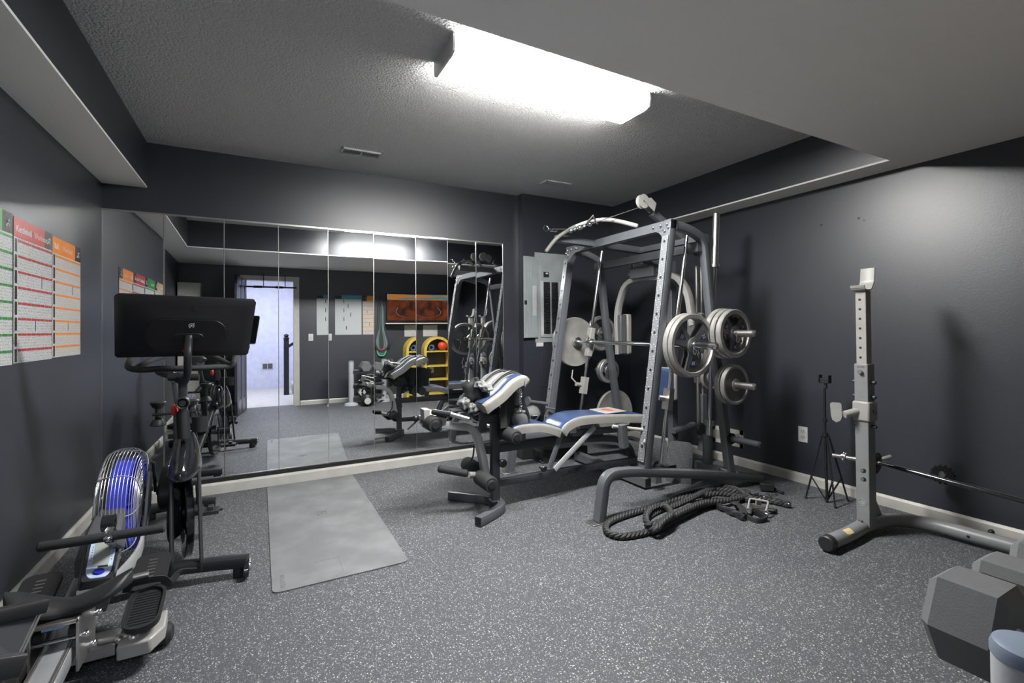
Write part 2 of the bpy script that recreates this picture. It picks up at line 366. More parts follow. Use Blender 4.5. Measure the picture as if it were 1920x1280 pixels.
# ceiling fixture
LX0, LX1, LY0, LY1 = .785, 2.0, 2.02, 2.287
t = thing('ceiling_light', 'long white fluorescent wraparound light fixture glowing on the popcorn ceiling', 'ceiling light', ((LX0+LX1)/2, (LY0+LY1)/2, H))
g = G(WHT); g.mm((LX0+.01, LY0+.03, H-.03), (LX1-.01, LY1-.03, H)); g.build('housing', t, bevel=.003)
prof = [(LY0+.012, H-.022), (LY0, H-.035), (LY0+.006, H-.078), (LY0+.03, H-.088), (LY1-.03, H-.088), (LY1-.006, H-.078), (LY1, H-.035), (LY1-.012, H-.022)]
g = G(LENS); n = len(prof); g.add([(LX0+.012, y, z) for y, z in prof]+[(LX1-.012, y, z) for y, z in prof], [tuple(range(n)), tuple(range(2*n-1, n-1, -1))]+[(i, (i+1) % n, n+(i+1) % n, n+i) for i in range(n)])
g.ms.append(LENS2); g.mi = [1 if k-2 in (0, 1, 2, 4, 5, 6, 7) else 0 for k in range(len(g.f))]; g.build('diffuser', t)
for x in (LX0, LX1):
    g = G(WHT); s = 1 if x == LX0 else -1
    pr2 = [(LY0-.002, H-.0), (LY0-.004, H-.036), (LY0+.003, H-.08), (LY0+.028, H-.091), (LY1-.028, H-.091), (LY1-.003, H-.08), (LY1+.004, H-.036), (LY1+.002, H)]
    g.add([(x, y, z) for y, z in pr2]+[(x+s*.011, y, z) for y, z in pr2], [tuple(range(n)), tuple(range(2*n-1, n-1, -1))]+[(i, (i+1) % n, n+(i+1) % n, n+i) for i in range(n)]); g.build('end_cap', t)
# ceiling vents
for (c, lab) in (((.69, 3.71), 'ceiling vent with dark slots in front of the mirrors'), ((2.45, 3.68), 'ceiling vent above the breaker panel')):
    t = thing('ceiling_vent', lab, 'vent', (c[0], c[1], H))
    w, d = .30, .12
    g = G(WHT)
    g.mm((c[0]-w/2, c[1]-d/2, H-.012), (c[0]+w/2, c[1]-d/2+.018, H)); g.mm((c[0]-w/2, c[1]+d/2-.018, H-.012), (c[0]+w/2, c[1]+d/2, H))
    g.mm((c[0]-w/2, c[1]-d/2, H-.012), (c[0]-w/2+.018, c[1]+d/2, H)); g.mm((c[0]+w/2-.018, c[1]-d/2, H-.012), (c[0]+w/2, c[1]+d/2, H)); g.mm((c[0]-.006, c[1]-d/2, H-.012), (c[0]+.006, c[1]+d/2, H))
    g.build('frame', t, bevel=.002, fix=False)
    g = G(BLK); g.mm((c[0]-w/2+.01, c[1]-d/2+.01, H-.003), (c[0]+w/2-.01, c[1]+d/2-.01, H-.001)); g.build('duct_opening', t)
    g = G(WHT)
    for i in range(22):
        x = c[0]-w/2+.024+i*(w-.048)/21; g.box((x, c[1], H-.008), (.0035, d-.03, .009), Matrix.Rotation(R(25), 3, 'Y'))
    g.build('louvres', t)
# ------------------------------------------------------------------ mirror panels
ED = [-.957, -.606, -.237, .133, .504, .874, 1.249, 1.551, 1.844, 2.139]
AN = [-.005, .011, -.007, -.0055, -.039, -.012, -.050, .025, -.008]
ZB, ZT = .115, 2.055
MLAB = ['first tall mirror panel, in the corner against the left wall and reflecting the orange poster', 'second tall mirror panel from the left wall, reflecting a white cabinet', 'third tall mirror panel from the left, reflecting the left half of the doorway',
        'fourth tall mirror panel from the left, reflecting the right edge of the doorway', 'middle tall mirror panel, reflecting the dumbbell rack and the big white chart', 'sixth tall mirror panel from the left, reflecting the hanging resistance bands',
        'seventh tall mirror panel from the left, reflecting the yellow shelf and television', 'narrow mirror panel, second from its right end, reflecting the left part of the smith machine', 'narrow mirror panel at the right end beside the breaker panel wall']
g = G(TRIMD); g.mm((XL, D-.028, .085), (ED[-1]+.01, D-.0, ZB-.002)); struct(g.build('trim_5'), 'dark gap below the mirrors')
for i in range(9):
    w = ED[i+1]-ED[i]; cx = (ED[i]+ED[i+1])/2; a = AN[i]; ca, sa = math.cos(a), math.sin(a)
    t = thing('mirror_panel', MLAB[i], 'mirror', (cx, D-.014, ZB), 'mirror panels covering the far wall')
    fr = lambda u, z, d=0: V((cx+u*ca+d*sa, D-.014+u*sa-d*ca, z))
    def pb(g, u0, u1, z0, z1, d0, d1): g.add([fr(u, z, d) for u in (u0, u1) for d in (d0, d1) for z in (z0, z1)], [(0, 1, 3, 2), (4, 6, 7, 5), (0, 4, 5, 1), (2, 3, 7, 6), (0, 2, 6, 4), (1, 5, 7, 3)])
    g = G(MIR); pb(g, -w/2+.001, w/2-.001, ZB, ZT, -.004, 0); g.build('mirror_glass', t)
    g = G(ALU); e = .0045
    pb(g, -w/2+.0005, w/2-.0005, ZT-.004, ZT+.008, -.006, .004); pb(g, -w/2+.0005, w/2-.0005, ZB-.006, ZB+.004, -.006, .004)
    pb(g, -w/2+.0005, -w/2+e, ZB, ZT, -.006, .003); 
    if i in (0, 8): pb(g, w/2-e, w/2-.0005, ZB, ZT, -.006, .003)
    for u in (-w*.3, w*.25): pb(g, u-.003, u+.003, ZB-.022, ZB+.002, 0, .004)
    g.build('mirror_frame', t, fix=False)
# ================================================================== WALL THINGS
def poster(name, lab, o, u, w, hgt, accent, head, head2, rows, mtl, n, side=True, headsplit=.78, grp='workout posters on the left wall'):
    """o: top corner (left as you face it), u: direction along the top, n: outward normal"""
    o = V(o); u = V(u); n = V(n); dn = V((0, 0, -1)); t = thing(name, lab, 'poster', o+u*w/2+dn*hgt, grp)
    fr = lambda a, b, c=0: o+u*a+dn*b+n*(.002+c)
    def q(g, a0, a1, b0, b1, c0=0, c1=.001): g.add([fr(a, b, c) for a in (a0, a1) for b in (b0, b1) for c in (c0, c1)], [(0, 1, 3, 2), (4, 6, 7, 5), (0, 4, 5, 1), (2, 3, 7, 6), (0, 2, 6, 4), (1, 5, 7, 3)])
    g = G(mtl); q(g, 0, w, 0, hgt); g.build('sheet', t)
    A = mat(name+'_heading_ink', accent, .4); hh = hgt*.135
    g = G(A); q(g, 0, w*headsplit, 0, hh, .001, .0016); g.mat(BLKM); q(g, w*headsplit, w, 0, hh, .001, .0016)
    g.mat(WHT); k = V((0, 0, 1))
    g.text(head, hh*.48, lambda a, b, c: fr(w*.05+a, hh*.55-b, .0016+c), bold=.0012, align='LEFT', depth=.0003)
    g.text(head2, hh*.48, lambda a, b, c: fr(w*(.07+.062*len(head) if len(head) < 5 else .485)+a, hh*.55-b, .0016+c), align='LEFT', depth=.0003)
    # small white silhouette on the black square
    g.tube([fr(w*(headsplit+.06), hh*.75, .002), fr(w*(headsplit+.11), hh*.55, .002), fr(w*(headsplit+.14), hh*.7, .002)], .003, 6); g.ball(fr(w*(headsplit+.12), hh*.42, .002), .006, n=8, m=6)
    g.build('heading', t, label='coloured title strip', fix=False)
    g = G(A); rh = (hgt-hh)/rows
    for r in range(rows):
        b = hh+r*rh; q(g, w*.1, w, b+.008, b+.008+rh*.16, .001, .0015)
        g.mat(BLKM); q(g, w*.025, w*.075, b+.008, b+rh-.004, .001, .0015)
        if r % 3 == 2: q(g, w*(.35+.17*(r % 4)), w*(.35+.17*(r % 4))+.006, b+rh*.25, b+rh*.95, .001, .0015)
        g.mat(PAPER)
        for j in range(7): q(g, w*(.18+.12*j), w*(.18+.12*j)+.0015, b+.008, b+.008+rh*.16, .0015, .0018)
        g.mat(A)
    g.build('row_bars', t, label='coloured bars heading each row', fix=False)
    return t
PM1 = poster_mat('poster_sheet_dark_figures', (.12, .12, .12)); PM2 = poster_mat('poster_sheet_amber_figures', (.45, .25, .06)); PM3 = poster_mat('poster_sheet_blue_figures', (.35, .45, .5))
LP = dict(u=(0, 1, 0), n=(1, 0, 0))
poster('workout_poster', 'red headed kettlebell workout poster between the green and orange ones on the left wall', (XL, 2.868, 1.722), w=.437, hgt=.65, accent=(.42, .035, .025), head='Kettlebell', head2='Workout', rows=8, mtl=PM1, **LP)
poster('workout_poster', 'orange headed ball workout poster on the left wall, nearest the mirrors', (XL, 3.312, 1.715), w=.437, hgt=.638, accent=(.85, .25, .01), head='Ball', head2='Workout', rows=8, mtl=PM2, **LP)
poster('workout_poster', 'green headed workout poster cut by the left edge of the photo', (XL, 2.42, 1.728), w=.437, hgt=.66, accent=(.03, .22, .04), head='', head2='Workout', rows=8, mtl=PM1, **LP)
poster('workout_poster', 'beige headed workout poster seen only in the first mirror panel', (XL, 1.97, 1.73), w=.437, hgt=.66, accent=(.45, .33, .2), head='', head2='Workout', rows=8, mtl=PM1, **LP)
RP = dict(u=(-1, 0, 0), n=(0, 1, 0), grp='workout posters on the wall behind the camera')
def rchart(o, w, hgt, accent, lab, rows, mtl):
    """posters of the rear wall face +Y, left edge (as faced) is at larger X"""
    return poster('workout_chart', lab, o, w=w, hgt=hgt, accent=accent, head='', head2='', rows=rows, mtl=mtl, headsplit=.72, **RP)
t = thing('wall_chart', 'large white exercise chart with blue heading, seen in the mirrors', 'poster', (1.0, YB, 1.146)); g = G(PM3); g.mm((.795, YB, 1.146), (1.222, YB+.003, 1.757)); g.build('sheet', t)
g = G(mat('blue_heading', (.06, .28, .42), .5)); g.mm((.90, YB, 1.757), (1.222, YB+.004, 1.82)); g.mat(BLKM); g.mm((.795, YB, 1.757), (.90, YB+.004, 1.805)); g.build('heading', t, label='blue strip with a black end')
g = G(BLKM); random.seed(3)
for r, xs in enumerate(((.93, ), (1.0, ), (.93, ), (1.04, ), (.93, ), (), (.97, ))):
    for x in xs: g.mm((x, YB+.003, 1.68-r*.075), (x+.011, YB+.0045, 1.745-r*.075))
g.build('row_bars', t)
rchart((1.48, YB, 1.757+.06), .235, .67, (.75, .3, .02), 'orange headed exercise chart beside the large white chart, seen in the mirrors', 8, PM2)
t = thing('light_switch', 'white light switch beside the doorway, seen in the mirrors', 'light switch', (.703, YB, 1.108)); g = G(WHT); g.mm((.667, YB, 1.05), (.74, YB+.007, 1.167)); g.build('cover_plate', t, bevel=.003); g = G(PAPER); g.mm((.697, YB+.007, 1.09), (.71, YB+.016, 1.125)); g.build('toggle', t, bevel=.002)
# resistance bands on a hook
cols = [(.02, .3, .1), (.45, .06, .04), (.03, .2, .3), (.10, .42, .12), (.25, .08, .3), (.03, .03, .035)]; nm = ['green', 'red', 'blue', 'lime green', 'purple', 'black']
for i, (c, nn) in enumerate(zip(cols, nm)):
    g = G(mat('rubber_'+nn.replace(' ', '_'), c, .55)); x = 1.79; y = YB+.02+.008*i; dx = .035+.009*i; zb = .82+.05*math.sin(i*1.7)
    pts = spline([(x, y, 1.78), (x+dx*.6, y, 1.6), (x+dx*.7, y+.01, 1.25), (x+dx*1.5, y+.01, 1.0), (x+dx, y, zb+.03), (x, y, zb), (x-dx, y, zb+.04), (x-dx*1.4, y+.01, 1.05), (x-dx*.6, y, 1.3), (x-dx*.5, y, 1.6)], 6, True)
    tag(g.rect(pts, .024+.004*(i % 3), .004, closed=True, up=(0, 1, 0), r=.001).build('resistance_band'), f'{nn} rubber resistance band looped on the wall hook, seen in the mirrors', 'resistance band', 'resistance bands hanging on the hook')
g = G(BLK); g.cyl((1.79, YB, 1.785), (1.79, YB+.09, 1.785), .008); g.cyl((1.79, YB, 1.785), (1.79, YB+.006, 1.785), .03); tag(g.build('wall_hook'), 'black wall hook holding the resistance bands', 'hook')
# television with shelf
t = thing('television', 'wall television showing a red canyon landscape at sunset, seen in the mirrors', 'television', (2.30, YB, 1.38))
g = G(BLKG); g.mm((1.875, YB+.035, 1.372), (2.725, YB+.075, 1.868)); g.build('bezel', t, bevel=.004)
g = G(BLKM); g.mm((2.15, YB, 1.5), (2.45, YB+.036, 1.75)); g.build('wall_bracket', t)
sm = bpy.data.materials.new('canyon_picture'); sm.use_nodes = True; N = sm.node_tree.nodes; L = sm.node_tree.links; b = N['Principled BSDF']
tc = N.new('ShaderNodeTexCoord'); sp = N.new('ShaderNodeSeparateXYZ'); L.new(tc.outputs['Object'], sp.inputs[0])
no = N.new('ShaderNodeTexNoise'); no.inputs['Scale'].default_value = 6; no.inputs['Detail'].default_value = 6; L.new(tc.outputs['Object'], no.inputs['Vector'])
r1 = N.new('ShaderNodeValToRGB'); L.new(no.outputs['Fac'], r1.inputs[0]); e = r1.color_ramp.elements; e[0].position = .35; e[0].color = (.05, .02, .015, 1); e[1].position = .65; e[1].color = (.33, .07, .02, 1)
mp = N.new('ShaderNodeMapping'); mp.inputs['Scale'].default_value = (1.5, 1, 14); L.new(tc.outputs['Object'], mp.inputs[0]); n2 = N.new('ShaderNodeTexNoise'); n2.inputs['Scale'].default_value = 1.5; L.new(mp.outputs[0], n2.inputs['Vector'])
r2 = N.new('ShaderNodeValToRGB'); L.new(n2.outputs['Fac'], r2.inputs[0]); e = r2.color_ramp.elements; e[0].position = .4; e[0].color = (.75, .25, .02, 1); e[1].position = .62; e[1].color = (.10, .30, .32, 1)
gt = N.new('ShaderNodeMath'); gt.operation = 'GREATER_THAN'; gt.inputs[1].default_value = .375; L.new(sp.outputs[2], gt.inputs[0])
mx = N.new('ShaderNodeMix'); mx.data_type = 'RGBA'; L.new(gt.outputs[0], mx.inputs['Factor']); L.new(r1.outputs[0], mx.inputs['A']); L.new(r2.outputs[0], mx.inputs['B'])
b.inputs['Base Color'].default_value = (0, 0, 0, 1); L.new(mx.outputs['Result'], b.inputs['Emission Color']); b.inputs['Emission Strength'].default_value = .08; b.inputs['Roughness'].default_value = .2
g = G(sm); g.mm((1.888, YB+.0745, 1.388), (2.712, YB+.077, 1.856)); 
RIV = mat('river_on_screen', (.02, .02, .03), .3, emit=((.16, .15, .2), .2)); g.mat(RIV)
cx = 2.28; pts = spline([(cx-.2, 0, 1.62), (cx-.24, 0, 1.55), (cx-.17, 0, 1.47), (cx, 0, 1.44), (cx+.17, 0, 1.47), (cx+.24, 0, 1.54), (cx+.17, 0, 1.63)], 6); g.rect([(p.x, YB+.0772, p.z) for p in pts], .0006, .045, up=(0, 1, 0), r=.0002); g.build('screen', t, label='canyon picture on the screen', fix=False)
g = G(WHT); g.mm((1.84, YB, 1.325), (2.76, YB+.2, 1.345)); tag(g.build('wall_shelf', bevel=.003), 'thin white wall shelf below the television, seen in the mirrors', 'shelf')
g = G(PAPER); g.mm((2.21, YB, 1.10), (2.475, YB+.002, 1.305)); tag(g.build('paper_sheet'), 'plain white sheet of paper on the wall below the television', 'paper')
# yellow arched shelf
t = thing('arched_shelf', 'yellow arched wooden shelf unit, seen in the mirrors', 'shelf unit', (2.42, .0, 0)); ya, yb = YB+.03, YB+.30; xa, xb = 2.19, 2.64; cz = .85; rr = (xb-xa)/2
for s in ('side_panel',):
    for x in (xa, xb): g = G(YEL); g.mm((x-.022, ya, 0), (x+.022, yb, cz)); g.build('side_panel', t, bevel=.003)
g = G(YEL); arc = [V(((xa+xb)/2-rr*math.cos(math.pi*k/20), 0, cz+rr*math.sin(math.pi*k/20))) for k in range(21)]
g.sweep([p+V((0, (ya+yb)/2, 0)) for p in arc], rrect(.27, .044, .003), up=(0, 0.001, 1)) if False else None
for k in range(20):
    a0, a1 = math.pi*k/20, math.pi*(k+1)/20; c = V(((xa+xb)/2, 0, cz)); pts = []
    for a in (a0, a1):
        for r_ in (rr-.022, rr+.022):
            for y in (ya, yb): pts.append(c+V((-r_*math.cos(a), y, r_*math.sin(a))))
    g.add(pts, [(0, 1, 3, 2), (4, 6, 7, 5), (0, 4, 5, 1), (2, 3, 7, 6), (1, 5, 7, 3), (0, 2, 6, 4)])
g.build('arch_top', t, fix=False)
for z in (.08, .33, .57, .83): g = G(YEL); g.mm((xa+.02, ya, z-.012), (xb-.02, yb, z+.012)); g.build('shelf_board', t, bevel=.002)
g = G(mat('orange_red_rubber', (.72, .07, .03), .4)); g.ball((2.53, .05, .935), .09, n=32, m=20); tag(g.build('exercise_ball'), 'orange red exercise ball on the yellow arched shelf', 'ball')
BLG = mat('blue_foam_roller', (.08, .14, .25), .6); g = G(BLG)
for k in range(8): a = k*math.pi/4; g.ball((2.31+.05*math.cos(a), .05, .90+.05*math.sin(a)), (.02, .06, .02), n=10, m=8)
g.lathe((2.31, -.02, .90), (0, 1, 0), [(.03, 0), (.052, 0), (.052, .13), (.03, .13), (.03, 0)], 24); tag(g.build('spiked_roller'), 'small blue knobbed massage roller on the yellow arched shelf', 'massage roller')
g = G(WHT); g.mm((2.33, YB, .43), (2.40, YB+.006, .545)); tag(g.build('outlet_cover', bevel=.002), 'white outlet cover behind the yellow arched shelf', 'outlet')
# white tall cabinet at the left rear corner
t = thing('tall_cabinet', 'tall white cabinet in the left rear corner, seen in the second mirror panel', 'cabinet', (-.76, .06, 0))
g = G(TRIM); g.mm((-.94, YB+.04, 0), (-.66, .22, 1.92)); g.build('body', t, bevel=.004)
g = G(TRIM); g.mm((-.935, .221, .06), (-.665, .238, 1.90)); dd = g.build('door', t, bevel=.003); g = G(CHR); g.cyl((-.69, .255, .95), (-.69, .255, 1.1), .006); g.build('handle', dd)
# pull-up bar
t = thing('pull_up_bar', 'black pull-up bar with two hooks hung in the doorway, seen in the mirrors', 'pull-up bar', (.1, YB+.05, 1.92))
g = G(BLK); g.tube([(-.27, YB+.07, 1.915), (.49, YB+.07, 1.915)], .013); g.build('bar', t)
for x in (-.04, .27):
    g = G(RUB); g.tube([(x-.1, YB+.07, 1.915), (x+.02, YB+.07, 1.915)], .019); g.build('grip', t)
for x in (.0, .32):
    g = G(BLK); g.rect([(x, YB+.05, 1.90), (x, YB+.06, 2.12), (x, YB+.012, 2.13)], .03, .012, up=(1, 0, 0)); g.build('hook', t)
# hall: newel with rail, vent
t = thing('stair_railing', 'black stair newel post with handrail in the hall, seen in the mirrors', 'railing', (.40, -1.7, 0))
g = G(BLKM); g.mm((.345, -1.745, 0), (.435, -1.655, 1.07)); g.build('newel_post', t, bevel=.004); g = G(BLKM); g.lathe((.39, -1.7, 1.07), (0, 0, 1), [(.001, 0), (.055, 0), (.055, .02), (.03, .03), (.045, .055), (.04, .08), (.001, .1)], 20); g.build('post_cap', t)
g = G(BLKM); g.rect([(.39, -1.7, .9), (1.3, -1.7, 1.5)], .05, .06, up=(0, 1, 0)); g.build('handrail', t)
for i in range(4): g = G(CARPET); g.mm((.5+.25*i, -2.5, 0), (1.6, -1.76, .18*(i+1))); g.build('carpeted_step', t, bevel=.02)
t = thing('hall_wall_vent', 'small white wall vent in the hall, seen in the mirrors', 'vent', (.04, -3.09, .45)); g = G(WHT); g.mm((-.06, -3.1, .40), (.16, -3.09, .54)); g.build('frame', t); g = G(GREY2); g.mm((-.045, -3.092, .415), (.045, -3.085, .525)); g.mm((.055, -3.092, .415), (.145, -3.085, .525)); g.build('louvres', t)
# ---- breaker panel on the recessed wall
yb_ = D2
a = PY(1003, 473, yb_); b_ = PY(1058, 478, yb_)
t = thing('breaker_panel', 'open grey electrical breaker panel on the navy wall', 'electrical panel', (2.7, yb_, 1.0))
zt, zb = PY(1003, 473, yb_).z, PY(1003, 642, yb_).z; x0, x1 = PY(1002, 500, yb_).x, PY(1002, 500, yb_).x+.37
g = G(PANEL); g.mm((x0, yb_-.012, zb), (x1, yb_, zt)); g.build('cover_frame', t, bevel=.003)
g = G(PANEL); xi0, xi1 = x0+.055, x1-.055; g.mm((xi0, yb_-.02, zb+.05), (xi1, yb_-.012, zt-.07)); g.build('inner_plate', t, bevel=.003)
zm = PY(1020, 512, yb_).z; z1b = PY(1020, 527, yb_).z
g = G(BLKM); g.mm((xi0+.04, yb_-.03, zm-.04), (xi0+.1, yb_-.02, zm+.01)); g.mat(WHT); g.mm((xi0+.06, yb_-.034, zm-.012), (xi0+.085, yb_-.03, zm+.002)); g.build('main_breaker', t)
g = G(PAPER); g.mm((xi0+.003, yb_-.022, zb+.07), (xi0+.035, yb_-.02, z1b)); g.mm((xi1-.035, yb_-.022, zb+.07), (xi1-.003, yb_-.022+.002, z1b)); g.build('circuit_labels', t)
nb = 20
for i in range(nb):
    z = z1b-.01-i*(z1b-zb-.1)/nb
    for xx in (xi0+.04, xi0+.04+.095):
        g = G(BLKM); g.box((xx+.035, yb_-.026, z-.012), (.07, .012, .022)); g.box((xx+.03+(.02 if xx > xi0+.1 else -.0), yb_-.036, z-.012), (.02, .012, .01)); g.build('breaker', t)
# its door swings out to the left
hx = x0+.02; dv = V((-.985, -.12, 0)).normalized(); dn_ = V((.12, -.985, 0)).normalized(); dw = (PY(981, 520, yb_-.02)-V((hx, yb_-.015, 0))); W_ = .175; zt2, zb2 = PY(990, 480, yb_-.05).z, PY(990, 633, yb_-.05).z
fr = lambda u, z, w=0: V((hx, yb_-.018, z))+dv*u+dn_*w
g = G(PANEL)
def fb(g, fr, u0, u1, z0, z1, w0, w1): g.add([fr(u, z, w) for u in (u0, u1) for w in (w0, w1) for z in (z0, z1)], [(0, 1, 3, 2), (4, 6, 7, 5), (0, 4, 5, 1), (2, 3, 7, 6), (0, 2, 6, 4), (1, 5, 7, 3)])
fb(g, fr, 0, W_, zb2, zt2, 0, .012)
for u in (.085, .12, .155): fb(g, fr, u, u+.006, zb2+.01, zt2-.01, .012, .016)
dr = g.build('panel_door', t, bevel=.002, fix=False); g = G(PAPER); fb(g, fr, .02, .07, zb2+.22, zb2+.52, .012, .0135); g.build('circuit_list', dr, label='white paper list of circuits'); g = G(BLKM); fb(g, fr, .145, .17, zb2+.33, zb2+.37, .012, .02); g.build('latch', dr)
g = G(WHT); c = PY(1010, 640, D2); g.mm((c.x-.03, D2-.01, c.z-.05), (c.x+.05, D2, c.z-.01)); g.build('lower_bracket', t)
# painted access cover seam lines on the navy wall
g = G(NAVY); g.mm((XJ+.05, D2-.006, .98-.0), (XJ+.50, D2, 1.04)) if False else g.mm((2.52, D2-.006, .62), (2.98, D2, .98)); struct(g.build('trim_6', bevel=.002), 'navy painted access cover')
# right wall: outlet, air vent, screw holes
c = PX(1506, 814, XR); t = thing('wall_outlet', 'white electrical outlet on the navy right wall', 'outlet', c)
g = G(WHT); g.mm((XR-.006, c.y-.036, c.z-.06), (XR, c.y+.036, c.z+.06)); g.build('cover_plate', t, bevel=.003)
for dz in (-.022, .022):
    g = G(PAPER); g.cyl((XR-.009, c.y, c.z+dz), (XR-.005, c.y, c.z+dz), .017); g.mat(BLK)
    g.mm((XR-.0095, c.y-.009, c.z+dz), (XR-.0085, c.y-.006, c.z+dz+.009)); g.mm((XR-.0095, c.y+.006, c.z+dz), (XR-.0085, c.y+.009, c.z+dz+.009)); g.cyl((XR-.0095, c.y, c.z+dz-.009), (XR-.0085, c.y, c.z+dz-.009), .0025); g.build('socket', t, fix=False)
p0, p1 = PX(1336, 796, XR), PX(1395, 840, XR); t = thing('air_return_vent', 'white framed air vent low on the right wall behind the smith machine', 'vent', (XR, (p0.y+p1.y)/2, p1.z))
ya_, yb2, za, zb_ = p1.y, p0.y, p1.z, p0.z
g = G(TRIM); fw = .035
g.mm((XR-.008, ya_, za), (XR, yb2, za+fw)); g.mm((XR-.008, ya_, zb_-fw), (XR, yb2, zb_)); g.mm((XR-.008, ya_, za), (XR, ya_+fw, zb_)); g.mm((XR-.008, yb2-fw, za), (XR, yb2, zb_)); g.build('frame', t, fix=False)
g = G(mat('vent_slats', (.28, .27, .24), .5))
k = 12
for i in range(k): z = za+fw+(zb_-za-2*fw)*(i+.5)/k; g.box((XR-.005, (ya_+yb2)/2, z), (.008, yb2-ya_-2*fw, .006), Matrix.Rotation(R(30), 3, 'Y'))
g.mm((XR-.002, ya_+fw, za+fw), (XR-.001, yb2-fw, zb_-fw)); g.build('louvres', t)
for i, (px, py) in enumerate(((1540, 422), (1610, 409), (1620, 413), (1451, 438))):
    c = PX(px, py, XR); g = G(BLK); g.cyl((XR-.002, c.y, c.z), (XR+.001, c.y, c.z), .009 if i < 2 else .005, n=10)
    tag(g.build('screw_hole'), ['dark hole alone between the tiny leftmost hole and the close pair, right wall', 'larger dark hole of the close pair high on the right wall', 'smaller hole beside the larger dark one high on the right wall', 'leftmost tiny dark hole high on the right wall'][i], 'hole', 'screw holes in the right wall')
# ================================================================== MAT
t = thing('exercise_mat', 'grey marbled exercise mat lying on the floor before the mirrors', 'exercise mat', (.36, 3.28, 0))
x0, x1, y0, y1 = .048, .683, 2.44, 4.135; rr = .035
out = []
for cx, cy, a0 in ((x1-rr, y1-rr, 0), (x0+rr, y1-rr, 90), (x0+rr, y0+rr, 180), (x1-rr, y0+rr, 270)):
    for i in range(7): a = R(a0+15*i); out.append((cx+rr*math.cos(a), cy+rr*math.sin(a)))
g = G(MAT_); g.prism(out, .005, lambda u, v, w: V((u, v, .0035+w))); g.build('mat_body', t)
g = G(PRINT); c = PZ(532, 1085, .006)
g.text('PELOTON', .030, lambda a, b, c_: V((.095-b, 2.535+a, .0062+c_)), depth=.0002); g.build('printed_lettering', t, fix=False, label='printed lettering'); g = G(PRINT); g.mm((.366, 2.49, .006), (.3675, 2.70, .0064)); g.mm((.25, 2.662, .006), (.366, 2.6635, .0064))
g.build('alignment_lines', t, fix=False, label='thin alignment lines'); g = G(PRINT); lc = V((.36, 3.36, .0062))
def logo(g, fr, s, th):
    arc = [fr(s*math.cos(R(a)), s*math.sin(R(a)), 0) for a in range(-60, 246, 15)]; n_ = (fr(0, 0, 1)-fr(0, 0, 0))
    g.rect(arc, th, th*.3, up=n_, r=th*.05)
    g.rect([fr(s*.3*math.cos(R(a)), s*.3*math.sin(R(a)), 0) for a in range(-120, 121, 20)]+[fr(-s*.7, -s*1.1, 0)], th, th*.3, up=n_, r=th*.05)
    g.rect([fr(s*.6, s*.7, 0), fr(s*1.1, s*1.35, 0)], th, th*.3, up=n_, r=th*.05)
logo(g, lambda a, b, c_: lc+V((a, b, c_)), .03, .005); g.build('emblem', t, label='small round emblem', fix=False)
# ================================================================== SMITH MACHINE
YN, YF = 2.36, 3.55          # centre planes of the two side frames
t = thing('smith_machine', 'slate grey smith machine with chrome guide rods, tread plate uprights and lat pulley', 'smith machine', (2.6, 2.95, 0)); SM = t
yo = YN-.03
def P2(x, y, Y=yo): p = PY(x, y, Y); return (p.x, p.z)
ub, ut = P2(1208, 876), P2(1256, 432)       # front upright (front lower edge line)
sw = .03
top_z = P2(1248, 409)[1]
def side(Y, i):
    # front upright
    xb, zb_ = ub[0]-.0, ub[1]-.02; xt, zt_ = ut[0]+.0, top_z
    dx = (ut[0]-ub[0])/(ut[1]-ub[1]); xt = ub[0]+dx*(zt_-ub[1])
    g = G(GRY); g.rect([(xb+.03, Y, zb_), (xt+.03, Y, zt_)], .06, .06, up=(1, 0, 0), r=.004)
    u = g.build('front_upright', SM)
    g = G(DIAM); n_ = V((-1, 0, dx)).normalized(); a = V((xb, Y, zb_+.05)); b = V((xb+dx*(zt_-zb_-.16), Y, zt_-.11))
    fr = XYf(a, V((0, 1, 0)), (b-a).normalized(), n_); L_ = (b-a).length
    g.prism([(-.029, 0), (.029, 0), (.029, L_), (-.029, L_)], .004, lambda u_, v_, w: fr(u_, v_, w+.002)); g.build('tread_plate_face', u, label='bright tread plate facing')
    g = G(BLK)
    for k in range(12): v_ = .10+k*(L_-.14)/11; g.cyl(fr(0, v_, .003), fr(0, v_, .0055), .010, n=14)
    for k in range(3): v_ = L_+.03
    g.build('adjustment_holes', u, fix=False)
    # rear frame tube: bent tube from upright head to the rear foot
    q = [P2(1268, 419), P2(1300, 430), P2(1326, 448), P2(1340, 600), P2(1375, 886)]
    pts = [V((a, Y, b)) for a, b in q]
    g = G(GRY); g.rect(pts, .055, .055, up=(0, 1, 0), fil=.16, r=.004); g.build('rear_upright', SM)
    # base rail with arched front foot
    q = [P2(1122, 982), P2(1137, 884), P2(1175, 884), P2(1370, 892), P2(1432, 912)]
    pts = [V((q[0][0]+.03, Y, .008)), V((q[1][0]+.01, Y, q[2][1]-.005)), V((q[2][0]+.03, Y, q[2][1]-.01)), V((q[3][0], Y, q[3][1])), V((q[4][0], Y, .03))]
    g = G(GRY); g.rect(pts, .055, .065, up=(0, 1, 0), fil=.2, r=.005); rl = g.build('base_rail', SM)
    g = G(STL); g.box((q[0][0]+.02, Y, .004), (.13, .085, .008)); g.build('foot_plate', rl, bevel=.002, label='rusty steel foot plate')
    g = G(STL)
    for xx, zz in ((3.02, .155), (3.13, .13)): g.cyl((xx, Y-.032, zz), (xx, Y+.032, zz), .012, n=10)
    g.build('bolt', rl)
for i, Y in enumerate((YN, YF)): side(Y, i)
dxs = (ut[0]-ub[0])/(ut[1]-ub[1]); XT = ub[0]+dxs*(top_z-ub[1])+.03
def upx(z): return ub[0]+dxs*(z-ub[1])+.03
